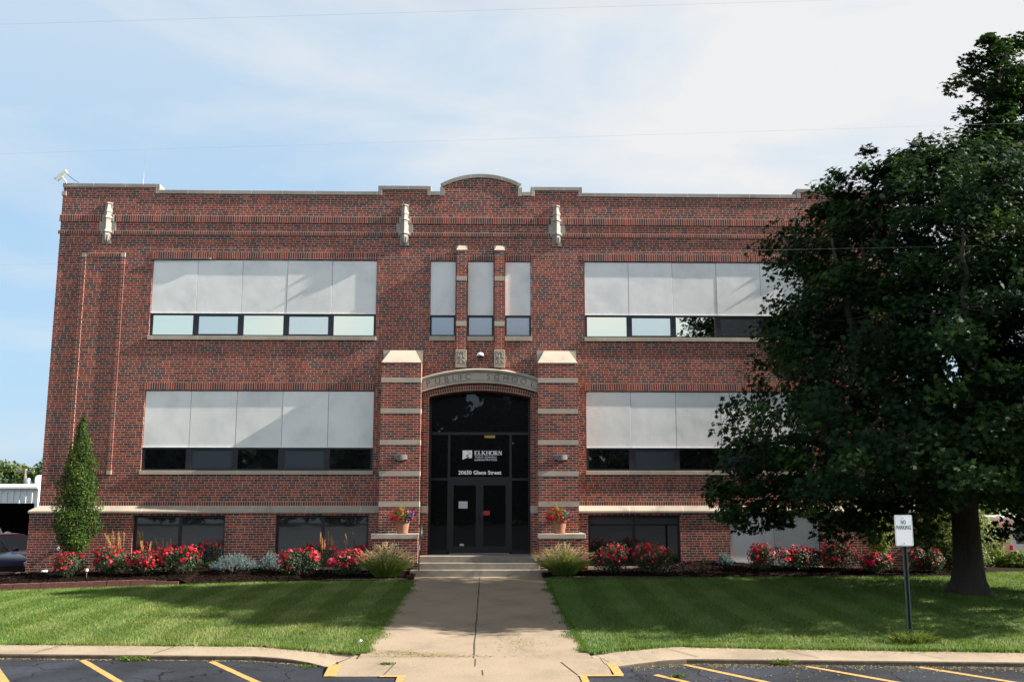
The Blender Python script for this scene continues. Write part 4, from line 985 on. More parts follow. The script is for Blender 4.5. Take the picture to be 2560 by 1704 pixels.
for s_, z_, wd in (('NO', SZ + .108, .088), ('PARKING', SZ + .020, .250)):
    vs, fs = text_poly(s_, .092, True, .0022, 1.0); xs0 = [v[0] for v in vs]; k_ = wd / (max(xs0) - min(xs0)); mid_ = (max(xs0) + min(xs0)) / 2
    m.add([((u - mid_) * k_, -.0214, z_ + v) for u, v, _ in vs], fs)
m.build('lettering', M['ink'], pl)
m = MB()
for z_ in (SZ + .215, SZ - .215): m.lathe([(.011, 0), (.011, .004), (.005, .008)], (0, 0, 0), 8)
m.v = [(x, -.0205 - z, (SZ + .215 if i < 24 else SZ - .215) + y) for i, (x, y, z) in enumerate(m.v)]
m.build('bolt', M['steel'], pl)

# ------------------------------------------------------------------ flower pots
def gz(x, y): return float(bed_z(x, y))
def sphere_pts(n, rx, ry, rz, inner=.6, zmin=-1.0):
    d = unit(rng.normal(size=(n * 3, 3))); d = d[d[:, 2] > zmin][:n]
    r = (inner + (1 - inner) * rng.random(len(d))) ** .6
    return d * r[:, None] * np.array([rx, ry, rz]), d
def pot(cx, cy, z, label, purple):
    t = thing('flower_pot', label, 'flower pot', (cx, cy, z), group='terracotta pots on the entrance pedestals')
    m = MB(); m.lathe([(.001, .0), (.135, .0), (.15, .03), (.185, .24), (.195, .30), (.213, .305), (.215, .375), (.195, .38), (.185, .345), (.001, .34)], (0, 0, 0), 24); m.build('pot', M['terracotta'], t)
    P, D = sphere_pts(1300, .36, .30, .20, .3, -.5); P += (0, 0, .46)
    V = leaf_arrays(P, D + rng.normal(size=P.shape) * .5, rng.uniform(.03, .06, len(P)), LEAF_OVAL, rng.random(len(P)))
    nb = 60; a = rng.uniform(0, 6.28, nb); base = np.stack([rng.normal(0, .04, nb), rng.normal(0, .04, nb), np.full(nb, .5)], 1)
    tip = base + np.stack([np.cos(a) * rng.uniform(.03, .26, nb), np.sin(a) * rng.uniform(.03, .26, nb), rng.uniform(.12, .36, nb)], 1)
    V2 = blades(base, tip, np.full(nb, .014), rng.uniform(.6, 1, nb), .15)
    tri_mesh('foliage', *merge([V, V2])[:2], M['weed'], t, merge([V, V2])[2])
    P, D = sphere_pts(210, .40, .32, .22, .75, -.6); P += (0, -.02, .47)
    ti = np.where((P[:, 0] * purple > .06) & (rng.random(len(P)) < .8), 0.0, rng.uniform(.45, 1, len(P)))
    tri_mesh('blossoms', *(lambda q: q[:2])(qq := leaf_arrays(P, D + rng.normal(size=P.shape) * .3, rng.uniform(.04, .07, len(P)), LEAF_PETAL, ti)), M['potflower'], t, qq[2])
pot(-2.10, -.85, 1.107, 'terracotta pot of red flowers on the pedestal left of the doors', 1)
pot(2.20, -.85, 1.107, 'terracotta pot of red flowers on the pedestal right of the doors', .8)

# ------------------------------------------------------------------ shrubs, roses, grasses
def stems(m, n, r, h, rad=.008):
    for k in range(n):
        a = rnd.uniform(0, 6.28); q = rnd.uniform(.2, 1) * r
        m.tube([(math.cos(a) * q * .15, math.sin(a) * q * .15, -.03), (math.cos(a) * q * .5, math.sin(a) * q * .5, h * .5), (math.cos(a) * q, math.sin(a) * q, h * rnd.uniform(.7, .95))], [rad, rad * .8, rad * .4], 5)
def rose(cx, cy, rx, h, label, nf=70, ry=.42, red=.5):
    nf = int(nf * 1.4)
    z = gz(cx, cy); t = thing('rose_bush', label, 'rose bush', (cx, cy, z), group='rose bushes in the planting beds')
    m = MB(); stems(m, 9, rx * .8, h * .8); m.build('stem', M['stem'], t)
    # several uneven mounds
    Ps = []; Ds = []
    for k in range(6):
        a = rnd.uniform(0, 6.28); ox, oy = math.cos(a) * rx * .5, math.sin(a) * ry * .45
        hh = h * rnd.uniform(.78, 1.0)
        P, D = sphere_pts(520, rx * .55, ry * .6, hh * .5, .35); P = P + (ox, oy, hh * .52); Ps.append(P); Ds.append(D)
    P = np.concatenate(Ps); D = np.concatenate(Ds); k = P[:, 2] > .02; P, D = P[k], D[k]
    q = leaf_arrays(P, D + rng.normal(size=P.shape) * .6, rng.uniform(.035, .065, len(P)), LEAF_OVAL, np.clip(rng.normal(.5, .22, len(P)), 0, 1))
    tri_mesh('foliage', q[0], q[1], M['roseleaf'], t, q[2])
    idx = np.where(D[:, 2] + (-D[:, 1]) * .5 > .1)[0]
    far = np.linalg.norm((P - np.array([0, 0, h * .45])) / np.array([rx, ry, h * .55]), axis=1)
    idx = idx[far[idx] > .66]
    ch = rng.choice(idx, min(nf, len(idx)), replace=False)
    C = P[ch] + D[ch] * .025; parts = []
    tone = np.clip(rng.choice([.15, .45, .8], len(C), p=[red, .8 - red, .2]) + rng.normal(0, .12, len(C)), 0, 1)
    for ring, (off, sc) in enumerate(((0, 1.0), (.010, .72), (.018, .45))):
        parts.append(leaf_arrays(C + unit(D[ch]) * off + rng.normal(size=C.shape) * .004, D[ch] + rng.normal(size=C.shape) * .25, rng.uniform(.060, .105, len(C)) * sc, LEAF_PETAL, np.clip(tone + .1 * ring - .05, 0, 1)))
    q = merge(parts); tri_mesh('blossoms', q[0], q[1], M['rose'], t, q[2])
rose(-10.60, -1.75, .50, .66, 'small rose bush with bright red heads in front of the columnar tree', 60, .4, .6)
rose(-9.65, -1.45, .50, .76, 'pink and red rose bush with a tuft of tan reed plumes standing behind it', 62, .4)
rose(-8.75, -1.65, .52, .68, 'rose bush under the left edge of the leftmost basement window', 80)
rose(-7.85, -1.60, .60, .74, 'broad red rose bush right of the reeds, nearest the large blue spruce', 105, .45, .6)
rose(-4.72, -1.60, .60, .74, 'pink red rose bush beside the small blue spruce under basement window', 105, .45, .4)
rose(-3.55, -1.55, .62, .72, 'pink red rose bush touching the fountain grass left of the steps', 90, .45, .4)
rose(3.55, -1.55, .56, .82, 'rose bush beside the fountain grass right of the steps', 62, .45, .55)
rose(4.62, -1.60, .56, .80, 'red rose bush below the right half of the black basement window', 75, .45, .7)
rose(7.75, -1.55, .58, .76, 'red rose bush in front of the seam of the white basement panel', 85, .45, .6)
rose(8.75, -1.50, .52, .68, 'low pink rose bush below the right edge of white basement panel', 65, .42, .45)
rose(9.72, -1.45, .54, .86, 'tallest rose bush with a raised red crown right of white panel', 60, .42, .7)
rose(10.55, -1.70, .55, .62, 'low round rose bush in front of the loose upright shrub', 60, .42, .6)
rose(12.0, -1.55, .48, .68, 'lone rose bush with few red heads between sign post and maple trunk', 26, .4, .7)

def fountain(cx, cy, r, h, label):
    z = gz(cx, cy) if abs(cx) > 2 else 0
    t = thing('fountain_grass', label, 'ornamental grass', (cx, cy, z), group='fountain grasses flanking the steps')
    n = 2300; a = rng.uniform(0, 6.28, n); f = rng.random(n) ** .7
    base = np.stack([np.cos(a) * f * r * .35, np.sin(a) * f * r * .3, np.zeros(n)], 1)
    tip = np.stack([np.cos(a) * f * r * 1.05, np.sin(a) * f * r * .8, h * (.85 - .45 * f) * rng.uniform(.7, 1.1, n)], 1)
    q = blades(base, tip, np.full(n, .010), rng.random(n), .28, 3); tri_mesh('blades', q[0], q[1], M['fountain'], t, q[2])
    n = 230; a = rng.uniform(0, 6.28, n); f = rng.random(n) ** .6
    P = np.stack([np.cos(a) * f * r * 1.0, np.sin(a) * f * r * .8, h * (1.0 - .42 * f) * rng.uniform(.72, 1.1, n)], 1)
    dr = unit(np.stack([np.cos(a) * (.25 + f), np.sin(a) * (.25 + f), .9 - .5 * f], 1) + rng.normal(size=(n, 3)) * .15)
    parts = []
    for k in range(26):
        s = rng.uniform(-.07, .07, n); pp = P + dr * s[:, None] + rng.normal(size=P.shape) * .006
        d2 = unit(dr + rng.normal(size=P.shape) * .55)
        parts.append(blades(pp, pp + d2 * .035, np.full(n, .008), rng.random(n), 0, 1))
    stalk = blades(np.stack([np.cos(a) * f * r * .2, np.sin(a) * f * r * .2, np.zeros(n)], 1), P, np.full(n, .005), np.full(n, .3), .2, 3); parts.append(stalk)
    q = merge(parts); tri_mesh('plumes', q[0], q[1], M['plume'], t, q[2])
fountain(-2.42, -1.80, .80, .84, 'arching fountain grass with tan plumes left of the steps')
fountain(2.25, -1.80, .82, .82, 'arching fountain grass with tan plumes right of the steps')

def reed(cx, cy, n, h, spread, label, lean=-.12):
    z = gz(cx, cy); t = thing('reed_grass', label, 'ornamental grass', (cx, cy, z), group='tan feather reed plumes behind the roses')
    base = np.stack([rng.normal(0, spread * .3, n), rng.normal(0, .05, n), np.zeros(n)], 1)
    tip = base + np.stack([rng.normal(lean, spread * .6, n), rng.normal(0, .08, n), h * rng.uniform(.75, 1.05, n)], 1)
    bl = blades(np.repeat(base, 5, 0), np.repeat(base, 5, 0) + np.stack([rng.normal(0, .2, 5 * n), rng.normal(0, .12, 5 * n), h * rng.uniform(.4, .65, 5 * n)], 1), np.full(5 * n, .009), rng.random(5 * n), .1, 2)
    tri_mesh('blades', bl[0], bl[1], M['fountain'], t, bl[2])
    parts = [blades(base, tip, np.full(n, .008), np.full(n, .4), .04, 2)]
    for k in range(60):
        s = rng.uniform(.70, 1.0, n); pp = base + (tip - base) * s[:, None] + rng.normal(size=base.shape) * .008
        d2 = unit((tip - base) / h + rng.normal(size=base.shape) * .28); parts.append(blades(pp, pp + d2 * .05, np.full(n, .009), rng.random(n), 0, 1))
    q = merge(parts); tri_mesh('plumes', q[0], q[1], M['reed'], t, q[2])
reed(-9.72, -.85, 13, 1.02, .20, 'large tuft of leaning tan reed plumes against brick left of the basement window', -.16)
reed(-8.98, -.8, 4, .86, .12, 'few tan reed plumes in front of left basement window corner', -.10)
reed(-4.25, -.75, 4, 1.05, .10, 'tan reed plumes before the centre bar of the second basement window', -.02)
reed(-3.50, -.75, 2, 1.0, .08, 'pair of tan reed plumes left of the fountain grass', -.10)

def spruce(cx, cy, rx, ry, h, label):
    z = gz(cx, cy); t = thing('blue_spruce', label, 'spruce', (cx, cy, z), group='low blue spruces in the bed')
    m = MB(); stems(m, 14, rx, h * .6, .012); m.build('stem', M['stem'], t)
    n = int(260 * rx / .6 + 60); a = rng.uniform(0, 6.28, n); f = np.sqrt(rng.random(n))
    tipz = h * (1 - .75 * f ** 2) * rng.uniform(.65, 1.1, n)
    root = np.stack([np.cos(a) * f * rx * .7, np.sin(a) * f * ry * .7, tipz * .55], 1); tip = np.stack([np.cos(a) * f * rx, np.sin(a) * f * ry, tipz + .02], 1)
    d = unit(tip - root + np.array([0, 0, .04])); parts = []
    for k in range(42):
        s = rng.uniform(0, .16, n); pp = tip - d * s[:, None]; nn = unit(d * .8 + rng.normal(size=d.shape) * .8)
        parts.append(blades(pp, pp + nn * .032, np.full(n, .008), np.clip(rng.normal(.55, .2, n) - s * 1.5, 0, 1), 0, 1))
    q = merge(parts); tri_mesh('needles', q[0], q[1], M['spruce'], t, q[2])
spruce(-6.50, -1.25, .70, .5, .42, 'spreading pale blue spruce between the two left basement windows')
spruce(-5.62, -1.0, .32, .3, .44, 'small blue spruce tucked left of the pink roses')
spruce(6.72, -.95, .26, .25, .30, 'tiny blue spruce on the mulch mound left of white panel')

def leafy(name, cat, label, cx, cy, z, prof, n, size, mat, trunk=.04, shape=LEAF_OVAL, ry=1.0, lumps=.18, group=None, up=.4, seed=0, tall_stems=0):
    """upright plant: prof = (height, radius) table; leaves through the volume plus stems"""
    t = thing(name, label, cat, (cx, cy, z), group=group)
    hs = [p[0] for p in prof]; rs = [p[1] for p in prof]; H = hs[-1]
    m = MB(); m.tube([(0, 0, -.05), (.01, 0, H * .4), (0, .01, H * .85)], [trunk, trunk * .7, trunk * .2], 7)
    for k in range(14 + tall_stems):
        a = rnd.uniform(0, 6.28); zz = rnd.uniform(hs[0], H * .7); r = np.interp(min(zz * 1.25 + .2, H), hs, rs) * .8
        m.tube([(0, 0, max(.05, zz * .6)), (math.cos(a) * r * .5, math.sin(a) * r * .5 * ry, zz * .95), (math.cos(a) * r, math.sin(a) * r * ry, min(H, zz * 1.25 + .2))], [trunk * .35, trunk * .25, trunk * .1], 5)
    m.build('trunk', M['stem'], t)
    w = np.array(rs) + .02; zz = rng.uniform(hs[0], H, n * 3); rr = np.interp(zz, hs, rs); keep = rng.random(n * 3) < (rr / max(rs)) ** 1.3 + .04; zz, rr = zz[keep][:n], rr[keep][:n]; k = len(zz)
    a = rng.uniform(0, 6.28, k)
    lump = 1 + lumps * (np.sin(a * 3 + zz * 4.1 + seed) + np.sin(a * 5 - zz * 7.3 + seed * 2) * .7 + np.sin(zz * 11 + a * 2) * .5)
    f = rng.random(k) ** .42; q = rr * f * lump
    P = np.stack([np.cos(a) * q, np.sin(a) * q * ry, zz + rng.normal(0, .03, k)], 1)
    D = np.stack([np.cos(a), np.sin(a), np.full(k, up)], 1) + rng.normal(size=P.shape) * .65
    L = leaf_arrays(P, D, rng.uniform(.75, 1.25, k) * size, shape, np.clip(rng.normal(.45, .2, k) + (lump - 1) * .6, 0, 1))
    tri_mesh('crown', L[0], L[1], mat, t, L[2]); return t
leafy('columnar_tree', 'tree', 'tall narrow columnar tree against the left brick corner', -10.78, -1.25, gz(-10.78, -1.25), [(.42, .12), (.62, .30), (.9, .48), (1.3, .60), (1.7, .58), (2.3, .50), (2.9, .39), (3.4, .27), (3.8, .16), (4.18, .05)], 17000, .056, M['columnar'], .045, lumps=.13, seed=1, tall_stems=10)
leafy('upright_shrub', 'shrub', 'loose upright shrub at the right brick corner behind the sign', 10.92, -1.15, gz(10.9, -1.15), [(.25, .12), (.6, .28), (1.0, .44), (1.5, .52), (1.8, .42), (2.1, .2)], 4200, .065, M['weed'], .03, lumps=.22, seed=2, tall_stems=12)
leafy('dark_shrub', 'shrub', 'big dark shrub between the building corner and maple trunk', 13.55, .6, 0.0, [(.02, .9), (.4, 1.15), (1.0, 1.15), (1.5, .9), (2.0, .3)], 7500, .10, M['shrub'], .05, lumps=.14, seed=3)
leafy('flowering_shrub', 'shrub', 'pale leaved shrub behind the maple trunk near brick annex', 14.6, 1.9, 0.0, [(.05, .6), (.6, .95), (1.3, .9), (2.0, .3)], 4200, .09, M['paleshrub'], .04, lumps=.16, seed=4)
leafy('hydrangea_shrub', 'shrub', 'light variegated shrub right of the maple trunk beside the van', 15.85, 3.2, -.1, [(.02, .65), (.5, .8), (1.1, .72), (1.5, .45), (1.75, .15)], 5200, .10, M['paleshrub'], .04, lumps=.16, seed=5)
leafy('round_shrub', 'shrub', 'low green shrub in front of the white van', 15.65, 1.7, -.1, [(.02, .25), (.25, .35), (.45, .3), (.6, .1)], 1200, .08, M['weed'], .02, lumps=.12, seed=6)
leafy('hosta_plant', 'plant', 'yellow green hosta clump left of the maple trunk foot', 13.6, -.75, .03, [(.02, .25), (.15, .34), (.3, .26), (.42, .1)], 420, .14, M['weed'], .012, lumps=.1, seed=7, up=1.2)
leafy('hosta_plant', 'plant', 'yellow green hosta clump right of the maple trunk', 15.9, 1.0, .03, [(.02, .35), (.15, .5), (.3, .4), (.45, .15)], 520, .14, M['weed'], .012, lumps=.1, seed=8, up=1.2)

# edging blocks along the left bed
m = MB()
pl_ = [(-14.6, -3.05), (-13.3, -2.95), (-12, -2.75), (-10.8, -2.65), (-9.7, -2.53), (-8.6, -2.44), (-7.42, -2.36)]
x = -14.6
while x < -7.45:
    w = rnd.uniform(.27, .33); y = float(np.interp(x + w / 2, [p[0] for p in pl_], [p[1] for p in pl_])); zz = float(z_far(x)); hh = .15 if x < -8.6 else .15 - .10 * (x + 8.6) / 1.2
    if x + w > -7.40: break
    j = rnd.uniform(-.012, .012); tp = zz + max(.05, hh)
    yb = float(np.interp(x + w, [p[0] for p in pl_], [p[1] for p in pl_])); ya = float(np.interp(x, [p[0] for p in pl_], [p[1] for p in pl_])); j = rnd.uniform(-.003, .003)
    m.add([(x + .001, ya - .09 + j, zz - .2), (x + w - .004, yb - .09 + j, zz - .2), (x + w - .004, yb + .10, zz - .2), (x + .001, ya + .10, zz - .2), (x + .001, ya - .075 + j, tp), (x + w - .004, yb - .075 + j, tp), (x + w - .004, yb + .10, tp), (x + .001, ya + .10, tp)],
          [(0, 3, 2, 1), (4, 5, 6, 7), (0, 1, 5, 4), (1, 2, 6, 5), (2, 3, 7, 6), (3, 0, 4, 7)])
    x += w
tag(m.build('block_edging', M['block'], bevel=.006), 'low row of reddish split blocks edging the left flower bed', 'edging')
m = MB()
for i in range(4):
    x = -13.9 + i * .34; m.box(x, x + .33, -1.02 + rnd.uniform(-.01, .01), -.74, -.5, .10)
tag(m.build('block_wall', M['block'], bevel=.014), 'short reddish block wall in front of the dark parked car', 'wall')
m = MB(); m.box(-12.62, -12.3, -.75, -.35, -.2, .06); tag(m.build('splash_block', M['stepc'], bevel=.01), 'pale concrete splash block at the left brick corner', 'splash block')
t = thing('garden_light', 'small white garden light among the left roses', 'garden light', (-10.12, -1.95, gz(-10.12, -1.95)))
m = MB(); m.tube([(0, 0, -.05), (0, 0, .16)], .008, 6); m.build('stake', M['stem'], t)
m = MB(); m.lathe([(.005, .15), (.035, .16), (.04, .195), (.028, .22), (.004, .23)], (0, 0, 0), 12); m.build('globe', M['white_plastic'], t)
m = MB(); m.add([(0, 0, 0), (.10, -.02, .02), (.12, .06, .05), (.03, .09, .03), (.06, .03, .07)], [(0, 1, 4), (1, 2, 4), (2, 3, 4), (3, 0, 4)]); m.v = [(x * .7 - 1.93, y * .7 - 11.0, z * .7 - .285) for x, y, z in m.v]
tag(m.build('paper_scrap', M['paper']), 'crumpled pale scrap at the lawn edge beside the path', 'litter')

# ------------------------------------------------------------------ the big maple
TX, TY = 11.30, -5.3; TZ = float(lawn_z(TX, TY))
t = thing('maple_tree', 'large dark green maple tree filling the right side of the lawn', 'tree', (TX, TY, TZ))
m = MB(); n = 26; rings = []
for z, r in ((-.15, .58), (.0, .49), (.12, .42), (.3, .365), (.6, .325), (1.1, .30), (1.8, .295), (2.3, .33), (2.75, .36)):
    fl = max(0, 1 - (z + .1) / .6)
    rings.append([((r * (1 + fl * .22 * math.sin(k / n * 2 * math.pi * 5 + .6) + .03 * math.sin(k * 2.3 + z * 3))) * math.cos(k / n * 2 * math.pi), (r * (1 + fl * .22 * math.sin(k / n * 2 * math.pi * 5 + .6) + .03 * math.sin(k * 1.7 + z * 2))) * math.sin(k / n * 2 * math.pi), z) for k in range(n)])
m.loft(rings, True, True)
LIMBS = [
 [(0, 0, 2.3, .30), (.45, .1, 5, .22), (.95, 0, 8, .15), (1.35, -.1, 10.4, .09), (1.6, -.1, 12, .05), (1.9, 0, 13.5, .02)],
 [(.9, 0, 7.8, .11), (1.9, .1, 10.2, .08), (2.5, .1, 11.6, .05), (2.7, .1, 13, .02)],
 [(0, 0, 2.4, .26), (-.7, -.2, 5, .18), (-1.1, -.4, 7.5, .12), (-1.5, -.4, 9.2, .07), (-1.6, -.4, 10.3, .02)],
 [(-.1, 0, 2.2, .22), (-1.6, -.5, 3.9, .15), (-2.8, -.9, 5.6, .10), (-3.3, -1.0, 7.6, .05), (-3.5, -1.0, 8.4, .02)],
 [(-.2, 0, 1.9, .17), (-1.8, .3, 2.75, .12), (-3.6, .5, 3.5, .08), (-5.2, .5, 3.3, .03)],
 [(-.1, .1, 2.3, .18), (-.9, 1.4, 4.5, .12), (-1.8, 2.4, 6.8, .07), (-2.2, 2.6, 8.8, .02)],
 [(0, -.1, 2.4, .20), (-.6, -1.8, 4.2, .14), (-1.4, -3.0, 5.8, .09), (-1.6, -3.3, 7.8, .03)],
 [(.1, -.1, 2.4, .20), (1.4, -1.7, 4.5, .14), (2.2, -2.7, 6.6, .09), (2.4, -2.8, 9, .03)],
 [(.1, 0, 2.4, .22), (2.3, .4, 4.5, .15), (4.0, .5, 6.2, .09), (5.0, .5, 8, .03)],
 [(.1, .1, 2.4, .18), (1.4, 1.9, 4.5, .12), (2.2, 2.8, 7, .07), (2.3, 2.8, 9.5, .02)],
 [(-.1, -.1, 2.1, .14), (-1.4, -1.6, 2.8, .09), (-2.9, -2.8, 3.3, .04), (-3.6, -3.2, 3.2, .02)],
 [(.2, 0, 2.1, .15), (1.8, -.8, 2.9, .10), (3.8, -1.2, 3.4, .05), (4.8, -1.3, 3.2, .02)],
 [(-1.0, -.3, 6.4, .08), (-2.4, -.6, 7.8, .05), (-2.5, -.6, 9.0, .02)],
 [(.4, 0, 5, .09), (-.3, 1.0, 7.6, .06), (-.4, 1.2, 8.9, .02)],
]
nodes = []
LIMBS = [L if i < 2 else [(x, y - .25 * k, z if z < 4 else 4 + (z - 4) * .86, r) for k, (x, y, z, r) in enumerate(L)] for i, L in enumerate(LIMBS)]
for L in LIMBS:
    pts = [Vector(p[:3]) for p in L]; rad = [p[3] for p in L]; P = []; Rr = []
    for i in range(len(pts) - 1):
        for k in range(5):
            f = k / 5; w = Vector((rnd.gauss(0, .035), rnd.gauss(0, .035), 0)) if (i or k) else Vector()
            P.append(pts[i].lerp(pts[i + 1], f) + w); Rr.append(rad[i] * (1 - f) + rad[i + 1] * f)
    P.append(pts[-1]); Rr.append(rad[-1]); m.tube(P, Rr, 9)
    nodes += [(p, r) for p, r in zip(P, Rr)]
# foliage clumps inside the crown's envelope
RT = [(1.35, 4.4), (1.8, 5.2), (2.4, 5.65), (3.2, 5.6), (4.0, 5.25), (5.0, 5.0), (6.0, 4.8), (7.0, 4.6), (7.7, 4.5), (8.4, 4.1), (9.0, 3.2), (9.5, 2.5), (10.0, 1.7), (10.4, .8)]
hz = [p[0] for p in RT]; hr = [p[1] for p in RT]
C = []
def far_enough(p, dmin): return all((p - q).length > dmin for q in C)
tries = 0
while len(C) < 1080 and tries < 90000:
    tries += 1
    z = rnd.uniform(1.35, 10.4); a = rnd.uniform(0, 6.283); r = np.interp(z, hz, hr)
    f = rnd.random() ** .42
    lump = 1 + .10 * math.sin(a * 4 + z * 1.7) + .08 * math.sin(a * 7 - z * 2.9)
    p = Vector((math.cos(a) * r * f * lump - .12, math.sin(a) * r * f * .80 * lump - (1.3 if z < 9 else .8), z))
    if p.y > 4.3: continue
    rr = math.hypot(p.x, p.y)
    if z < 2.6 and p.y < -2.2 and z < 2.1 - .12 * (p.y + 2.2): continue
    if z < 2.2 and rr < 1.5: continue
    if z < 2.0 and p.x > -1.0 and p.x < 2.0 : continue
    if rr < 1.0 and z < 6: continue
    if z > 5.6 and p.x < -2.0: p.y = p.y * .8 + 1.2; p.x *= .89
    if p.y > 4.3: continue
    if far_enough(p, .31): C.append(p)
top = []
for k in range(70):                       # the slim leader on the right
    z = rnd.uniform(10.6, 13.5); r = np.interp(z, [10.6, 11.2, 11.9, 12.6, 13.2, 13.6], [1.6, 1.0, .95, 1.15, .95, .35]); a = rnd.uniform(0, 6.283); f = rnd.random() ** .5
    c_x = np.interp(z, [10.6, 11.5, 13.6], [1.9, 1.7, 1.85]); top.append(Vector((c_x + math.cos(a) * r * f, math.sin(a) * r * f * .9, z)))
extra = [Vector((rnd.gauss(cx, s), rnd.gauss(-.3, .4), rnd.gauss(cz, s2))) for cx, cz, s, s2, k in ((-2.55, 9.5, .28, .30, 14), (-1.15, 9.95, .30, .34, 14), (-4.9, 2.1, .5, .28, 12), (-5.3, 3.1, .2, .3, 6)) for _ in range(k)]
low = [Vector((rnd.uniform(-2.6, .8), rnd.uniform(-3.6, -1.2), rnd.uniform(5.0, 8.6))) for _ in range(60)] + [Vector((rnd.uniform(1.0, 4.6), rnd.uniform(-5.2, 2.4), rnd.uniform(2.6, 8.2))) for _ in range(170)] + [Vector((rnd.uniform(.6, 2.6), rnd.uniform(-1.2, .6), rnd.uniform(9.2, 11.0))) for _ in range(22)] + [Vector((rnd.uniform(-.4, 1.2), rnd.uniform(-1.4, .4), rnd.uniform(9.2, 10.3))) for _ in range(16)] + [Vector((rnd.uniform(-.9, 2.6), rnd.uniform(-3.2, -1.3), rnd.uniform(2.1, 4.2))) for _ in range(46)] + [Vector((rnd.uniform(.9, 3.6), rnd.uniform(-2.2, .6), rnd.uniform(1.25, 3.2))) for _ in range(40)]  # includes out-of-view clumps on the right, added to thicken the cast shadow
n0 = len(C); C += top + extra + low
tw = []
for p in C:
    best = None; bd = 1e9
    for q, r in nodes:
        d = (p - q).length + max(0, q.z - p.z) * 1.5
        if d < bd and r > .015: bd = d; best = q
    if .45 < bd < 1.3 and rnd.random() < .55:
        mid = best.lerp(p, .55) + Vector((0, 0, -.08 if p.z > best.z else .12))
        r0 = min(.032, .008 + bd * .010); m.tube([best, mid, p], [r0, r0 * .7, .006], 5, True, False)
m.build('trunk', M['bark'], t)
nl = 96; Cn = np.array([tuple(p) for p in C]); nc = len(Cn)
rc = rng.uniform(.36, .62, nc); rc[n0:n0 + len(top) + len(extra)] *= .72
d = unit(rng.normal(size=(nc, nl, 3))); f = rng.random((nc, nl, 1)) ** .5
off = d * f * rc[:, None, None] * np.array([1.1, 1.1, .66])
off[:, :, 2] -= .22 * (off[:, :, 0] ** 2 + off[:, :, 1] ** 2) / rc[:, None]
P = (Cn[:, None, :] + off).reshape(-1, 3)
outw = Cn - np.array([0, 0, 4.5]); outw[:, 2] *= .3; outw = np.repeat(unit(outw), nl, 0)
D = np.array([0, 0, .75]) + outw * .65 + rng.normal(size=P.shape) * .50
tint = np.clip(np.repeat(rng.normal(.42, .22, nc), nl) + rng.normal(0, .16, len(P)), 0, 1)
keep = P[:, 2] > 1.15; P, D, tint = P[keep], D[keep], tint[keep]
q = leaf_arrays(P, D, rng.uniform(.10, .165, len(P)), LEAF_MAPLE, tint, up=unit(outw[keep] * 1.0 + np.array([0, 0, -.6]) + rng.normal(size=P.shape) * .5))
tri_mesh('crown', q[0], q[1], M['maple'], t, q[2])

# ------------------------------------------------------------------ trees far behind and across the street
def plain_tree(name, label, x, y, z, h, r, mat, n, size, group=None, base=.25, ry=1.0):
    t = thing(name, label, 'tree', (x, y, z), group=group)
    m = MB(); m.tube([(0, 0, -.3), (.05, 0, h * .35), (0, 0, h * .75)], [r * .09, r * .06, r * .02], 8)
    K = max(26, int(18 * r)); cs = []
    for k in range(K):
        a = rnd.uniform(0, 6.283); zz = rnd.uniform(base, .93); rr = r * math.sin(math.pi * min(1, (zz - base * .7) / (1.02 - base * .7))) ** .6 * rnd.uniform(.45, .86); cs.append((math.cos(a) * rr, math.sin(a) * rr * ry, zz * h, r * rnd.uniform(.22, .36)))
        if k % 3 == 0: m.tube([(0, 0, h * rnd.uniform(.25, .5)), (cs[-1][0] * .5, cs[-1][1] * .5, cs[-1][2] * .85), cs[-1][:3]], [r * .03, r * .02, r * .008], 5)
    m.build('trunk', M['stem'], t)
    cs = np.array(cs); i = rng.integers(0, K, n); dd = unit(rng.normal(size=(n, 3))); ff = rng.random((n, 1)) ** .35
    P = cs[i, :3] + dd * ff * cs[i, 3:4] * np.array([1, 1, .8]); D = dd + rng.normal(size=P.shape) * .7
    q = leaf_arrays(P, D, rng.uniform(.7, 1.3, n) * size, LEAF_OVAL, np.clip(rng.normal(.45, .2, n) + rng.normal(0, .12, K)[i], 0, 1))
    tri_mesh('crown', q[0], q[1], mat, t, q[2])
G = 'trees beyond the shed'
plain_tree('distant_tree', 'dark green distant tree behind the white shed at the left picture edge', -51.3, 75, -.9, 6.6, 3.6, M['fartree'], 3500, .42, G)
plain_tree('distant_tree', 'light yellowish distant tree behind the shed left of the utility pole', -48.3, 76, -.9, 6.3, 2.2, M['weed'], 2200, .36, G)
plain_tree('distant_tree', 'tallest distant tree peeking past the left brick corner', -44.2, 72, -.9, 7.0, 2.7, M['fartree'], 3200, .40, G)
plain_tree('distant_tree', 'low distant tree filling the gap below the utility pole', -46.3, 82, -.9, 5.0, 2.4, M['fartree'], 2200, .42, G)
for k, (x, y, h, r, lb) in enumerate(((21, 16, 6.5, 3.0, 'leafy tree glimpsed through the maple crown near the annex'), (27, 26, 8.5, 4.0, 'tree beyond the white van at the right picture edge'))):
    plain_tree('background_tree', lb, x, y, -.7, h, r, M['fartree'], 3200, .30, None)
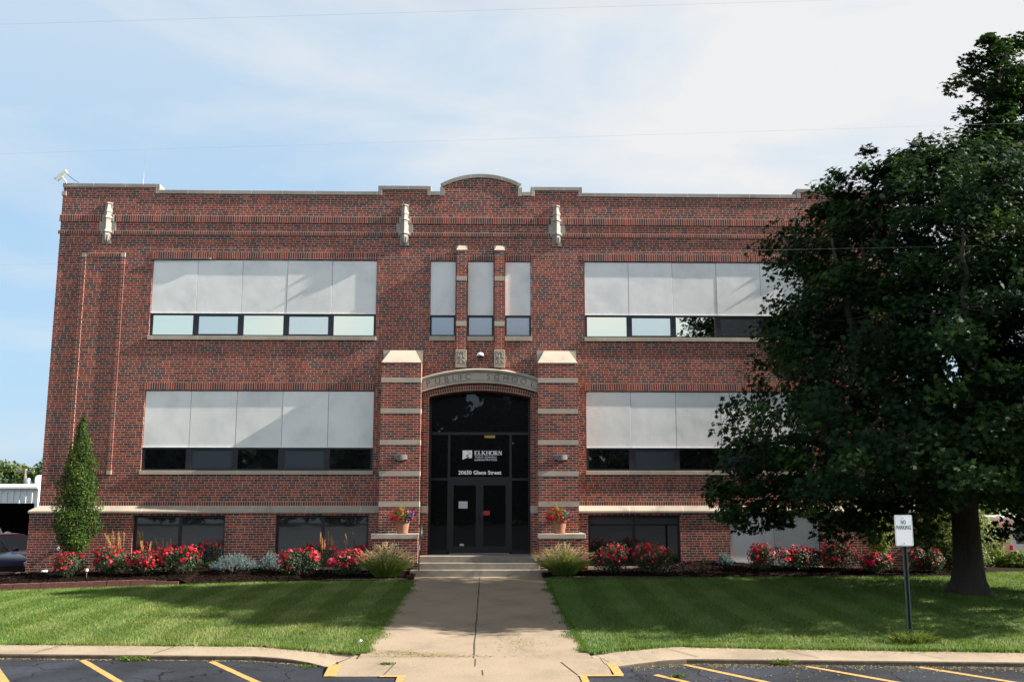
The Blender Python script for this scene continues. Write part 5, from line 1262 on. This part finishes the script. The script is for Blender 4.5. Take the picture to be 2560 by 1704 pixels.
# one dark mass of street trees behind the viewer, seen only as reflections in the glass
cs = []
for k in range(44):
    x = -62 + k * 2.9 + rnd.uniform(-1, 1); h = rnd.uniform(10.5, 14.5) * (1.3 if abs(x) < 10 else 1.0); cs += [(x + rnd.gauss(0, 1.3), -72 + rnd.gauss(0, 2), rnd.uniform(1.2, h), rnd.uniform(1.2, 2.2)) for _ in range(16)]
cs += [(-70 + k * .9, -69 + rnd.gauss(0, 1), rnd.uniform(.5, 7.6), rnd.uniform(1.3, 1.9)) for k in range(155) for _ in range(4)]
cs = np.array(cs); n = 150000; i = rng.integers(0, len(cs), n); dd = unit(rng.normal(size=(n, 3))); P = cs[i, :3] + dd * (rng.random((n, 1)) ** .4) * cs[i, 3:4]; P[:, 2] = np.maximum(P[:, 2], -.9)
q = leaf_arrays(P, dd + rng.normal(size=P.shape) * .5, rng.uniform(.8, 1.5, n), LEAF_OVAL, rng.random(n))
o = tri_mesh('tree_belt', q[0], q[1], M['belt'], None, q[2]); tag(o, 'dark belt of street trees mirrored in the school windows', 'trees', kind='stuff')

# ------------------------------------------------------------------ shed, pole, annex, wires
t = thing('metal_shed', 'low white metal shed with a wide dark open bay behind parked cars', 'shed', (-30, 20, -.65))
m = MB(); X0, X1 = -14.0, 8.48; zt = 2.69
def ribs(x0, x1, z0, z1, y=0.0):
    x = x0
    while x < x1 - .01:
        w = min(.30, x1 - x); m.add([(x, y, z0), (x + w * .72, y, z0), (x + w * .78, y - .03, z0), (x + w * .94, y - .03, z0), (x + w, y, z0), (x, y, z1), (x + w * .72, y, z1), (x + w * .78, y - .03, z1), (x + w * .94, y - .03, z1), (x + w, y, z1)], [(i, i + 1, i + 6, i + 5) for i in range(4)]); x += w
ribs(X0, X1, 2.41, 3.11); ribs(8.30, X1, 0, 2.41); ribs(X0, X0 + .6, 0, 2.41)
m.quad((X1, 0, 0), (X1, 12, 0), (X1, 12, 3.2), (X1, 0, 3.2)); m.quad((X0, 12, 0), (X0, 0, 0), (X0, 0, 3.2), (X0, 12, 3.2)); m.quad((X1, 12, 0), (X0, 12, 0), (X0, 12, 3.2), (X1, 12, 3.2))
m.build('wall', M['shedwall'], t)
m = MB(); m.prism_yz([(-.25, 3.11), (-.25, 3.20), (6, 3.40), (12.2, 3.20), (12.2, 3.11), (6, 3.3)], X0 - .2, X1 + .02); m.build('roof', M['shedroof'], t)
m = MB(); m.quad((X0 + .5, 11.9, 0), (8.3, 11.9, 0), (8.3, 11.9, 3.1), (X0 + .5, 11.9, 3.1)); m.quad((X0 + .5, .05, 3.1), (8.3, .05, 3.1), (8.3, 11.9, 3.1), (X0 + .5, 11.9, 3.1)); m.quad((X0 + .5, .05, .02), (8.3, .05, .02), (8.3, 11.9, .02), (X0 + .5, 11.9, .02)); m.quad((8.29, .05, 0), (8.29, 11.9, 0), (8.29, 11.9, 3.1), (8.29, .05, 3.1)); m.build('bay_lining', M['dark_in'], t)
m = MB(); m.lathe([(.30, 3.3), (.30, 3.72), (.24, 3.82), (.004, 3.84)], (6.9, 3.6, 0), 12); m.build('roof_vent', M['white_plastic'], t)
t = thing('utility_pole', 'grey utility pole with crossarm rising behind the white shed', 'utility pole', (-41.1, 60, -.9))
m = MB(); m.tube([(0, 0, 0), (0, 0, 5.4)], [.16, .12], 10); m.build('pole', M['wood'], t)
m = MB(); m.box(-.95, .75, -.08, .08, 5.08, 5.24); m.build('crossarm', M['wood'], t)
m = MB()
for x in (-.85, -.5, .35, .68): m.lathe([(.05, 5.24), (.06, 5.34), (.03, 5.40)], (x, 0, 0), 8)
m.build('insulator', M['grey'], t)
m = MB(); m.lathe([(.2, 3.7), (.24, 3.75), (.24, 4.5), (.2, 4.55)], (.32, -.2, 0), 12); m.build('transformer', M['steel'], t)
t = thing('brick_annex', 'low red brick annex with pale panel glimpsed left of the maple trunk', 'building', (15.3, 9, -.7))
m = MB(); m.box(-1.6, 1.0, 0, 6, 0, 2.75); m.build('wall', M['brick'], t)
m = MB(); m.box(-1.7, 1.1, -.1, 6.1, 2.75, 2.9); m.build('roof', M['coping'], t)
m = MB(); m.box(-1.5, -.55, -.03, .0, 1.75, 2.3); m.build('pale_panel', M['shedwall'], t)
m = MB(); m.box(-1.5, -.55, -.02, .0, .9, 1.72); m.build('window', M['glass_base2'], t)
def wire(label, p0, p1, sag, r=.011):
    pts = [(p0[0] + (p1[0] - p0[0]) * f, p0[1] + (p1[1] - p0[1]) * f, p0[2] + (p1[2] - p0[2]) * f - sag * 4 * f * (1 - f)) for f in lin(0, 1, 40)]
    m = MB(); m.tube(pts, r, 5); tag(m.build('overhead_wire', M['wire']), label, 'wire', 'thin overhead wires crossing the picture')
wire('thin overhead wire highest in the sky above the roof', (-40, -9, 10.32), (40, -9, 13.87), 0.0, .0016)
wire('thin overhead wire just above the parapet line', (-40, -9, 7.75), (40, -9, 11.0), .10, .0012)
wire('thin overhead wire crossing the maple crown', (-40, -9, 5.85), (40, -9, 7.95), .05, .0014)

# ------------------------------------------------------------------ vehicles
def car(name, label, loc, rz, paint, L=4.6, Wd=1.82, H=1.48, hood=.95, suv=False):
    t = thing(name, label, 'car', loc, rz)
    hw = Wd / 2; bl = hood - .02                       # belt height
    cb = (-L * .36, L * .17) if not suv else (-L * .46, L * .16)   # greenhouse foot (rear, windscreen foot)
    rf_ = (-L * .20, L * .02) if not suv else (-L * .42, L * .03)
    prof = [(-L / 2, .42, .62, .80), (-L / 2 + .06, .28, bl - .12, .92), (-L / 2 + .35, .22, bl, .98), (-L * .2, .20, bl, 1.0), (L * .17, .20, bl, 1.0), (L * .3, .20, hood - .05, .99), (L / 2 - .35, .20, hood - .13, .95), (L / 2 - .10, .24, hood - .26, .86), (L / 2, .34, hood - .42, .74)]
    m = MB(); rings = []
    for x, zb, zt_, w in prof:
        y = hw * w; mid = zb + (zt_ - zb) * .55
        rings.append([(x, -y * .93, zb), (x, -y, zb + .12), (x, -y, mid), (x, -y * .95, zt_ - .07), (x, -y * .80, zt_), (x, y * .80, zt_), (x, y * .95, zt_ - .07), (x, y, mid), (x, y, zb + .12), (x, y * .93, zb)])
    m.loft(rings, True, True); body = m.build('body', M[paint], t)
    m = MB(); yb, yr = hw * .92, hw * .74
    ring = lambda f: [(cb[0] + (rf_[0] - cb[0]) * f, -(yb + (yr - yb) * f), bl - .03 + (H - bl) * f), (cb[1] + (rf_[1] - cb[1]) * f, -(yb + (yr - yb) * f), bl - .03 + (H - bl) * f), (cb[1] + (rf_[1] - cb[1]) * f, (yb + (yr - yb) * f), bl - .03 + (H - bl) * f), (cb[0] + (rf_[0] - cb[0]) * f, (yb + (yr - yb) * f), bl - .03 + (H - bl) * f)]
    top = ring(1.0); m.loft([ring(0), ring(.86), [(x * .98, y * .95, z - .012) for x, y, z in top], [(x * .8, y * .72, z + .02) for x, y, z in top]], True, False)
    m.build('cabin', M[paint], t, bevel=.03)
    fr, fl_, bl_, br = [np.array(ring(0)[i]) for i in (1, 2, 3, 0)]; T = [np.array(ring(.88)[i]) for i in (1, 2, 3, 0)]
    def pane(nm, a, b, c, d_, inset, n_):
        q = [a, b, c, d_]; ce = sum(q) / 4; q = [ce + (p - ce) * inset + np.array(n_) * .012 for p in q]
        w = MB(); w.quad(*[tuple(p) for p in q]); w.build(nm, M['car_glass'], t)
    pane('windscreen', fr, fl_, T[1], T[0], .90, (1, 0, .8)); pane('rear_window', bl_, br, T[3], T[2], .88, (-1, 0, .8))
    for s in (-1, 1):
        a, b, c, d_ = (br, fr, T[0], T[3]) if s < 0 else (fl_, bl_, T[2], T[1])
        for f0, f1 in ((.05, .49), (.53, .95)):
            A = a + (b - a) * f0 + (d_ - a) * .1; Bq = a + (b - a) * f1 + (c - b) * .1; Cq = d_ + (c - d_) * f1 - (c - b) * .04; Dq = d_ + (c - d_) * f0 - (d_ - a) * .04
            pane('side_window', A, Bq, Cq, Dq, .97, (0, s, .25))
        w = MB(); w.lathe([(.02, -.10), (.10, -.09), (.11, 0), (.02, .02)], (L * .15, s * (hw + .06), bl + .10), 8, sx=.8, sy=1.0); w.build('mirror', M[paint], t)
        hl = MB(); x = L / 2 - .16; hl.loft([[(x - .32, s * hw * .93, hood - .30), (x - .30, s * hw * .935, hood - .20), (x + .02, s * hw * .82, hood - .26), (x + .06, s * hw * .80, hood - .37)], [(x - .24, s * hw * .60, hood - .30), (x - .22, s * hw * .60, hood - .20), (x + .13, s * hw * .52, hood - .27), (x + .16, s * hw * .52, hood - .38)]]); hl.build('headlight', M['headlight'], t)
        tl = MB(); tl.box(-L / 2 - .01, -L / 2 + .12, s * hw * .62 - .14, s * hw * .62 + .14, bl - .26, bl - .12); tl.build('taillight', M['taillight'], t)
        for wx in (-L * .29, L * .31):
            w = MB(); w.lathe([(.18, -.11), (.31, -.11), (.335, -.08), (.335, .08), (.31, .11), (.18, .11)], (0, 0, 0), 22, cap=True)
            w.v = [(wx + x, s * (hw - .10) + z, .335 + y) for x, y, z in w.v]; o = w.build('wheel', M['tyre'], t)
            w = MB(); w.lathe([(.001, .085), (.06, .10), (.20, .115), (.215, .112)], (0, 0, 0), 14); w.v = [(wx + x, s * (hw - .10 + z), .335 + y) for x, y, z in w.v]; w.build('rim', M['rim'], o)
    w = MB(); w.box(L / 2 - .16, L / 2 + .012, -hw * .46, hw * .46, hood - .52, hood - .33); w.build('grille', M['trim'], t)
    w = MB(); w.box(L / 2 - .20, L / 2 + .02, -hw * .62, hw * .62, .24, .36); w.build('bumper_grille', M['trim'], t)
    return t
car('parked_car', 'dark blue black car nose at the lower left picture edge', (-15.45, 2.5, -.66), R(-38), 'navy_paint', 4.7, 1.9, 1.62, 1.12, True)
car('parked_car', 'maroon sedan parked behind the dark car beside brick corner', (-15.9, 5.35, -.62), R(-44), 'maroon_paint', 4.7, 1.84, 1.50, 1.02)
car('parked_car', 'white pickup front partly visible in front of the shed bay', (-20.6, 12.6, -.62), R(-48), 'white_paint', 5.0, 1.9, 1.86, 1.2, True)
# van seen from behind at the right edge
t = thing('parked_van', 'white van seen from behind at the right picture edge', 'van', (18.36, 4.2, -.66), R(-2))
m = MB(); rings = []
for y, w, h in ((0, .93, 2.0), (.05, .97, 2.05), (3.4, .98, 2.08), (3.9, .95, 2.0), (4.4, .92, 1.35), (5.1, .86, 1.15)):
    rings.append([(-w, y, .32), (-w - .01, y, .9), (-w, y, 1.1), (-w + .10, y, h - .18), (-w + .26, y, h), (w - .26, y, h), (w - .10, y, h - .18), (w, y, 1.1), (w + .01, y, .9), (w, y, .32)])
m.loft(rings, True, False); m.f = [tuple(reversed(f)) for f in m.f]; m.build('body', M['white_paint'], t, bevel=.03)
m = MB(); m.box(-.98, .98, -.12, .06, .34, .60); m.build('bumper', M['white_paint'], t, bevel=.03)
m = MB(); m.box(-.78, .78, -.125, -.1, .57, .612); m.build('step_pad', M['trim'], t)
m = MB(); m.box(-.70, -.02, -.015, .01, 1.22, 1.86); m.build('rear_window', M['car_glass'], t, bevel=.02)
m = MB(); m.box(.02, .70, -.015, .01, 1.22, 1.86); m.build('rear_window', M['car_glass'], t, bevel=.02)
for s in (-1, 1):
    for z0, z1 in ((1.02, 1.18), (.76, .97)):
        m = MB(); m.box(s * .88 - .05, s * .88 + .05, -.03, .02, z0, z1); m.build('taillight', M['taillight'], t, bevel=.012)
m = MB(); m.box(-.008, .008, -.008, .0, .62, 1.95); m.build('door_seam', M['trim'], t)
m = MB(); m.box(-.56, -.26, -.012, .0, .80, .97); pl = m.build('plate_recess', M['trim'], t)
m = MB(); m.box(-.54, -.28, -.016, -.012, .82, .95); m.build('number_plate', M['paper'], pl)
for s in (-1, 1):
    for wy in (.95, 4.1):
        w = MB(); w.lathe([(.18, -.11), (.31, -.11), (.34, -.08), (.34, .08), (.31, .11), (.18, .11)], (0, 0, 0), 20); w.v = [(s * .86 + z, wy + y, .34 + x) for x, y, z in w.v]; o = w.build('wheel', M['tyre'], t)
        w = MB(); w.lathe([(.001, .09), (.2, .115)], (0, 0, 0), 12); w.v = [(s * (.86 + z), wy + y, .34 + x) for x, y, z in w.v]; w.build('rim', M['rim'], o)

# ------------------------------------------------------------------ turf, bark chips, clippings, weeds
def turf(n, x0, x1):
    x = rng.uniform(x0, x1, n); yn, yf = y_near(x), y_far(x); y = yn + (yf - yn) * rng.random(n)
    # keep what the picture can hold, with a margin
    dep = y + 27.66; k = np.abs(x - .9) < dep * .60; x, y = x[k], y[k]
    return x, y
X1, Y1 = turf(210000, -16, -1.74); X2, Y2 = turf(230000, 1.84, 20)
# ragged edge along the path and kerb
ne = 16000
ye = rng.uniform(-11.9, -2.3, ne); side = rng.random(ne) < .5
rag = .045 + .05 * np.abs(np.sin(ye * 1.9 + 1.1 * np.sin(ye * .8)) ) * (1 + .8 * np.sin(ye * 5.3))
xe = np.where(side, -1.76 + rag * np.abs(rng.normal(0, 1.2, ne)), 1.86 - rag * np.abs(rng.normal(0, 1.2, ne)))
xk = np.concatenate([rng.uniform(-14, -1.8, 7000), rng.uniform(1.9, 14, 7000)]); yk = y_near(xk) - np.abs(rng.normal(0, .045, len(xk)))
X = np.concatenate([X1, X2, xe, xk]); Y = np.concatenate([Y1, Y2, ye, yk]); nB = len(X)
Z = lawn_z(X, Y) - .015
stripe = np.sign(np.sin((X - 1.8) * 2 * math.pi / 1.12 + .25 * np.sin(Y * .7)))
near = np.exp(-np.clip(Y - y_near(X), 0, 9) / .35)
lean = np.stack([rng.normal(0, .018, nB), stripe * .020 + rng.normal(0, .018, nB), np.zeros(nB)], 1)
hgt = rng.uniform(.035, .06, nB) * (1 + .75 * near * rng.random(nB))
base = np.stack([X, Y, Z], 1); tip = base + lean; tip[:, 2] += hgt
patch = np.sin(X * 1.9 + 1.3 * np.sin(Y * 1.1)) * np.sin(Y * 2.3 + X * .7) * .5 + np.sin(X * 5.1 - Y * 3.3) * .25 + np.sin(X * .6 - 2) * .3
dry = np.where(X < 0, .09, -.08)  # left lawn's sunlight put into the blade tint; right lawn tinted darker
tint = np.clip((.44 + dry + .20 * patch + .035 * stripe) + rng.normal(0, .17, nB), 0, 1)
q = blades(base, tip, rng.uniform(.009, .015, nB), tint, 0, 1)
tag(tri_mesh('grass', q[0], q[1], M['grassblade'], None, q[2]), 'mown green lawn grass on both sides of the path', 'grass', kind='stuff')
# bark chips
n = 26000; x = np.concatenate([rng.uniform(-13, -1.7, n // 2), rng.uniform(1.7, 13.4, n // 2)]); yf = y_far(x); y = yf + (-.2 - yf) * rng.random(n)
P = np.stack([x, y, bed_z(x, y) + rng.uniform(.0, .02, n)], 1); D = np.stack([rng.normal(0, .5, n), rng.normal(0, .5, n), np.ones(n)], 1)
q = leaf_arrays(P, D, rng.uniform(.03, .085, n), LEAF_NEEDLE * np.array([2.6, 1, 1]), np.clip(rng.gamma(1.1, .14, n), 0, 1)); tag(tri_mesh('bark_chips', q[0], q[1], M['chip'], None, q[2]), 'dark bark mulch chips covering the planting beds', 'mulch', kind='stuff')
# clippings strewn on path, kerb and asphalt edge
def clip_on(n, fx, fy, zf):
    x = fx(n); y = fy(x, n); z = np.array([float(zf(a, b)) for a, b in zip(x, y)]) + .006
    return np.stack([x, y, z], 1)
cl = [clip_on(900, lambda n: rng.normal(-.95, .45, n), lambda x, n: -11.9 + rng.normal(0, .10, n) - .25 * (x + 1), zpath),
      clip_on(500, lambda n: rng.normal(-.6, .6, n), lambda x, n: -12.15 + rng.normal(0, .05, n), zpath),
      clip_on(500, lambda n: rng.normal(.75, .28, n), lambda x, n: -11.1 + rng.normal(0, .45, n), zpath),
      clip_on(900, lambda n: rng.uniform(-13, -2.2, n), lambda x, n: y_near(x) - .12 - np.abs(rng.normal(0, .16, n)), lambda a, b: float(zp(b)) + .006),
      clip_on(900, lambda n: rng.uniform(2.2, 13, n), lambda x, n: y_near(x) - .12 - np.abs(rng.normal(0, .12, n)), lambda a, b: float(zp(b)) + .006),
      clip_on(2200, lambda n: rng.uniform(-13, -2.4, n), lambda x, n: y_kerb(x) - .03 - np.abs(rng.normal(0, .035, n)), zasph),
      clip_on(3000, lambda n: rng.uniform(2.4, 13, n), lambda x, n: y_kerb(x) - .03 - np.abs(rng.normal(0, .16, n)), zasph),
      clip_on(500, lambda n: rng.uniform(2.2, 13, n), lambda x, n: y_kerb(x) - .03 - rng.uniform(0, 1.5, n), zasph)]
P = np.concatenate(cl); n = len(P)
q = leaf_arrays(P, np.stack([rng.normal(0, .2, n), rng.normal(0, .2, n), np.ones(n)], 1), rng.uniform(.025, .06, n), LEAF_NEEDLE * np.array([1.2, 1, 1]), rng.random(n))
mt = leafmat('dry clippings', (.16, .15, .06), (.26, .22, .10), (.42, .34, .17), trans=.1, rough=.9)
tag(tri_mesh('grass_clippings', q[0], q[1], mt, None, q[2]), 'dry grass clippings scattered along path and kerb', 'clippings', kind='stuff')
def weed(x, y, z, r, h, n, label):
    a = rng.uniform(0, 6.28, n); f = np.sqrt(rng.random(n)); base = np.stack([np.cos(a) * f * r * .8, np.sin(a) * f * r * .25, np.zeros(n)], 1)
    tip = base + np.stack([rng.normal(0, h * .8, n), rng.normal(0, h * .5, n), h * rng.uniform(.4, 1.1, n)], 1)
    t = thing('weed_tuft', label, 'weed', (x, y, z), group='weeds growing from cracks')
    q = blades(base, tip, np.full(n, .012), rng.random(n), .1, 2); P = tip[::2]; L = leaf_arrays(P, rng.normal(size=P.shape) + (0, -.3, 1), rng.uniform(.015, .035, len(P)), LEAF_OVAL, rng.random(len(P)))
    q = merge([q, L]); tri_mesh('leaves', q[0], q[1], M['weed'], t, q[2])
weed(-5.26, -11.98, -.405, .30, .075, 330, 'widest weed tuft growing at the foot of the left kerb')
weed(-1.27, -12.62, -.38, .11, .045, 120, 'small weed tuft in the concrete left of the path joint')
weed(2.98, -13.35, -.44, .13, .05, 120, 'weed tuft alone on the asphalt right of the path')
weed(4.72, -12.56, -.41, .16, .08, 110, 'weed tuft in the right kerb gutter at a yellow line')
weed(7.35, -11.15, -.31, .42, .20, 520, 'tall grass tuft around the foot of the sign post')
weed(-2.45, -12.52, -.42, .20, .04, 160, 'thin weeds at the curving end of the left kerb')
weed(10.1, -11.95, -.32, .9, .12, 700, 'long grass along the kerb right of the sign')
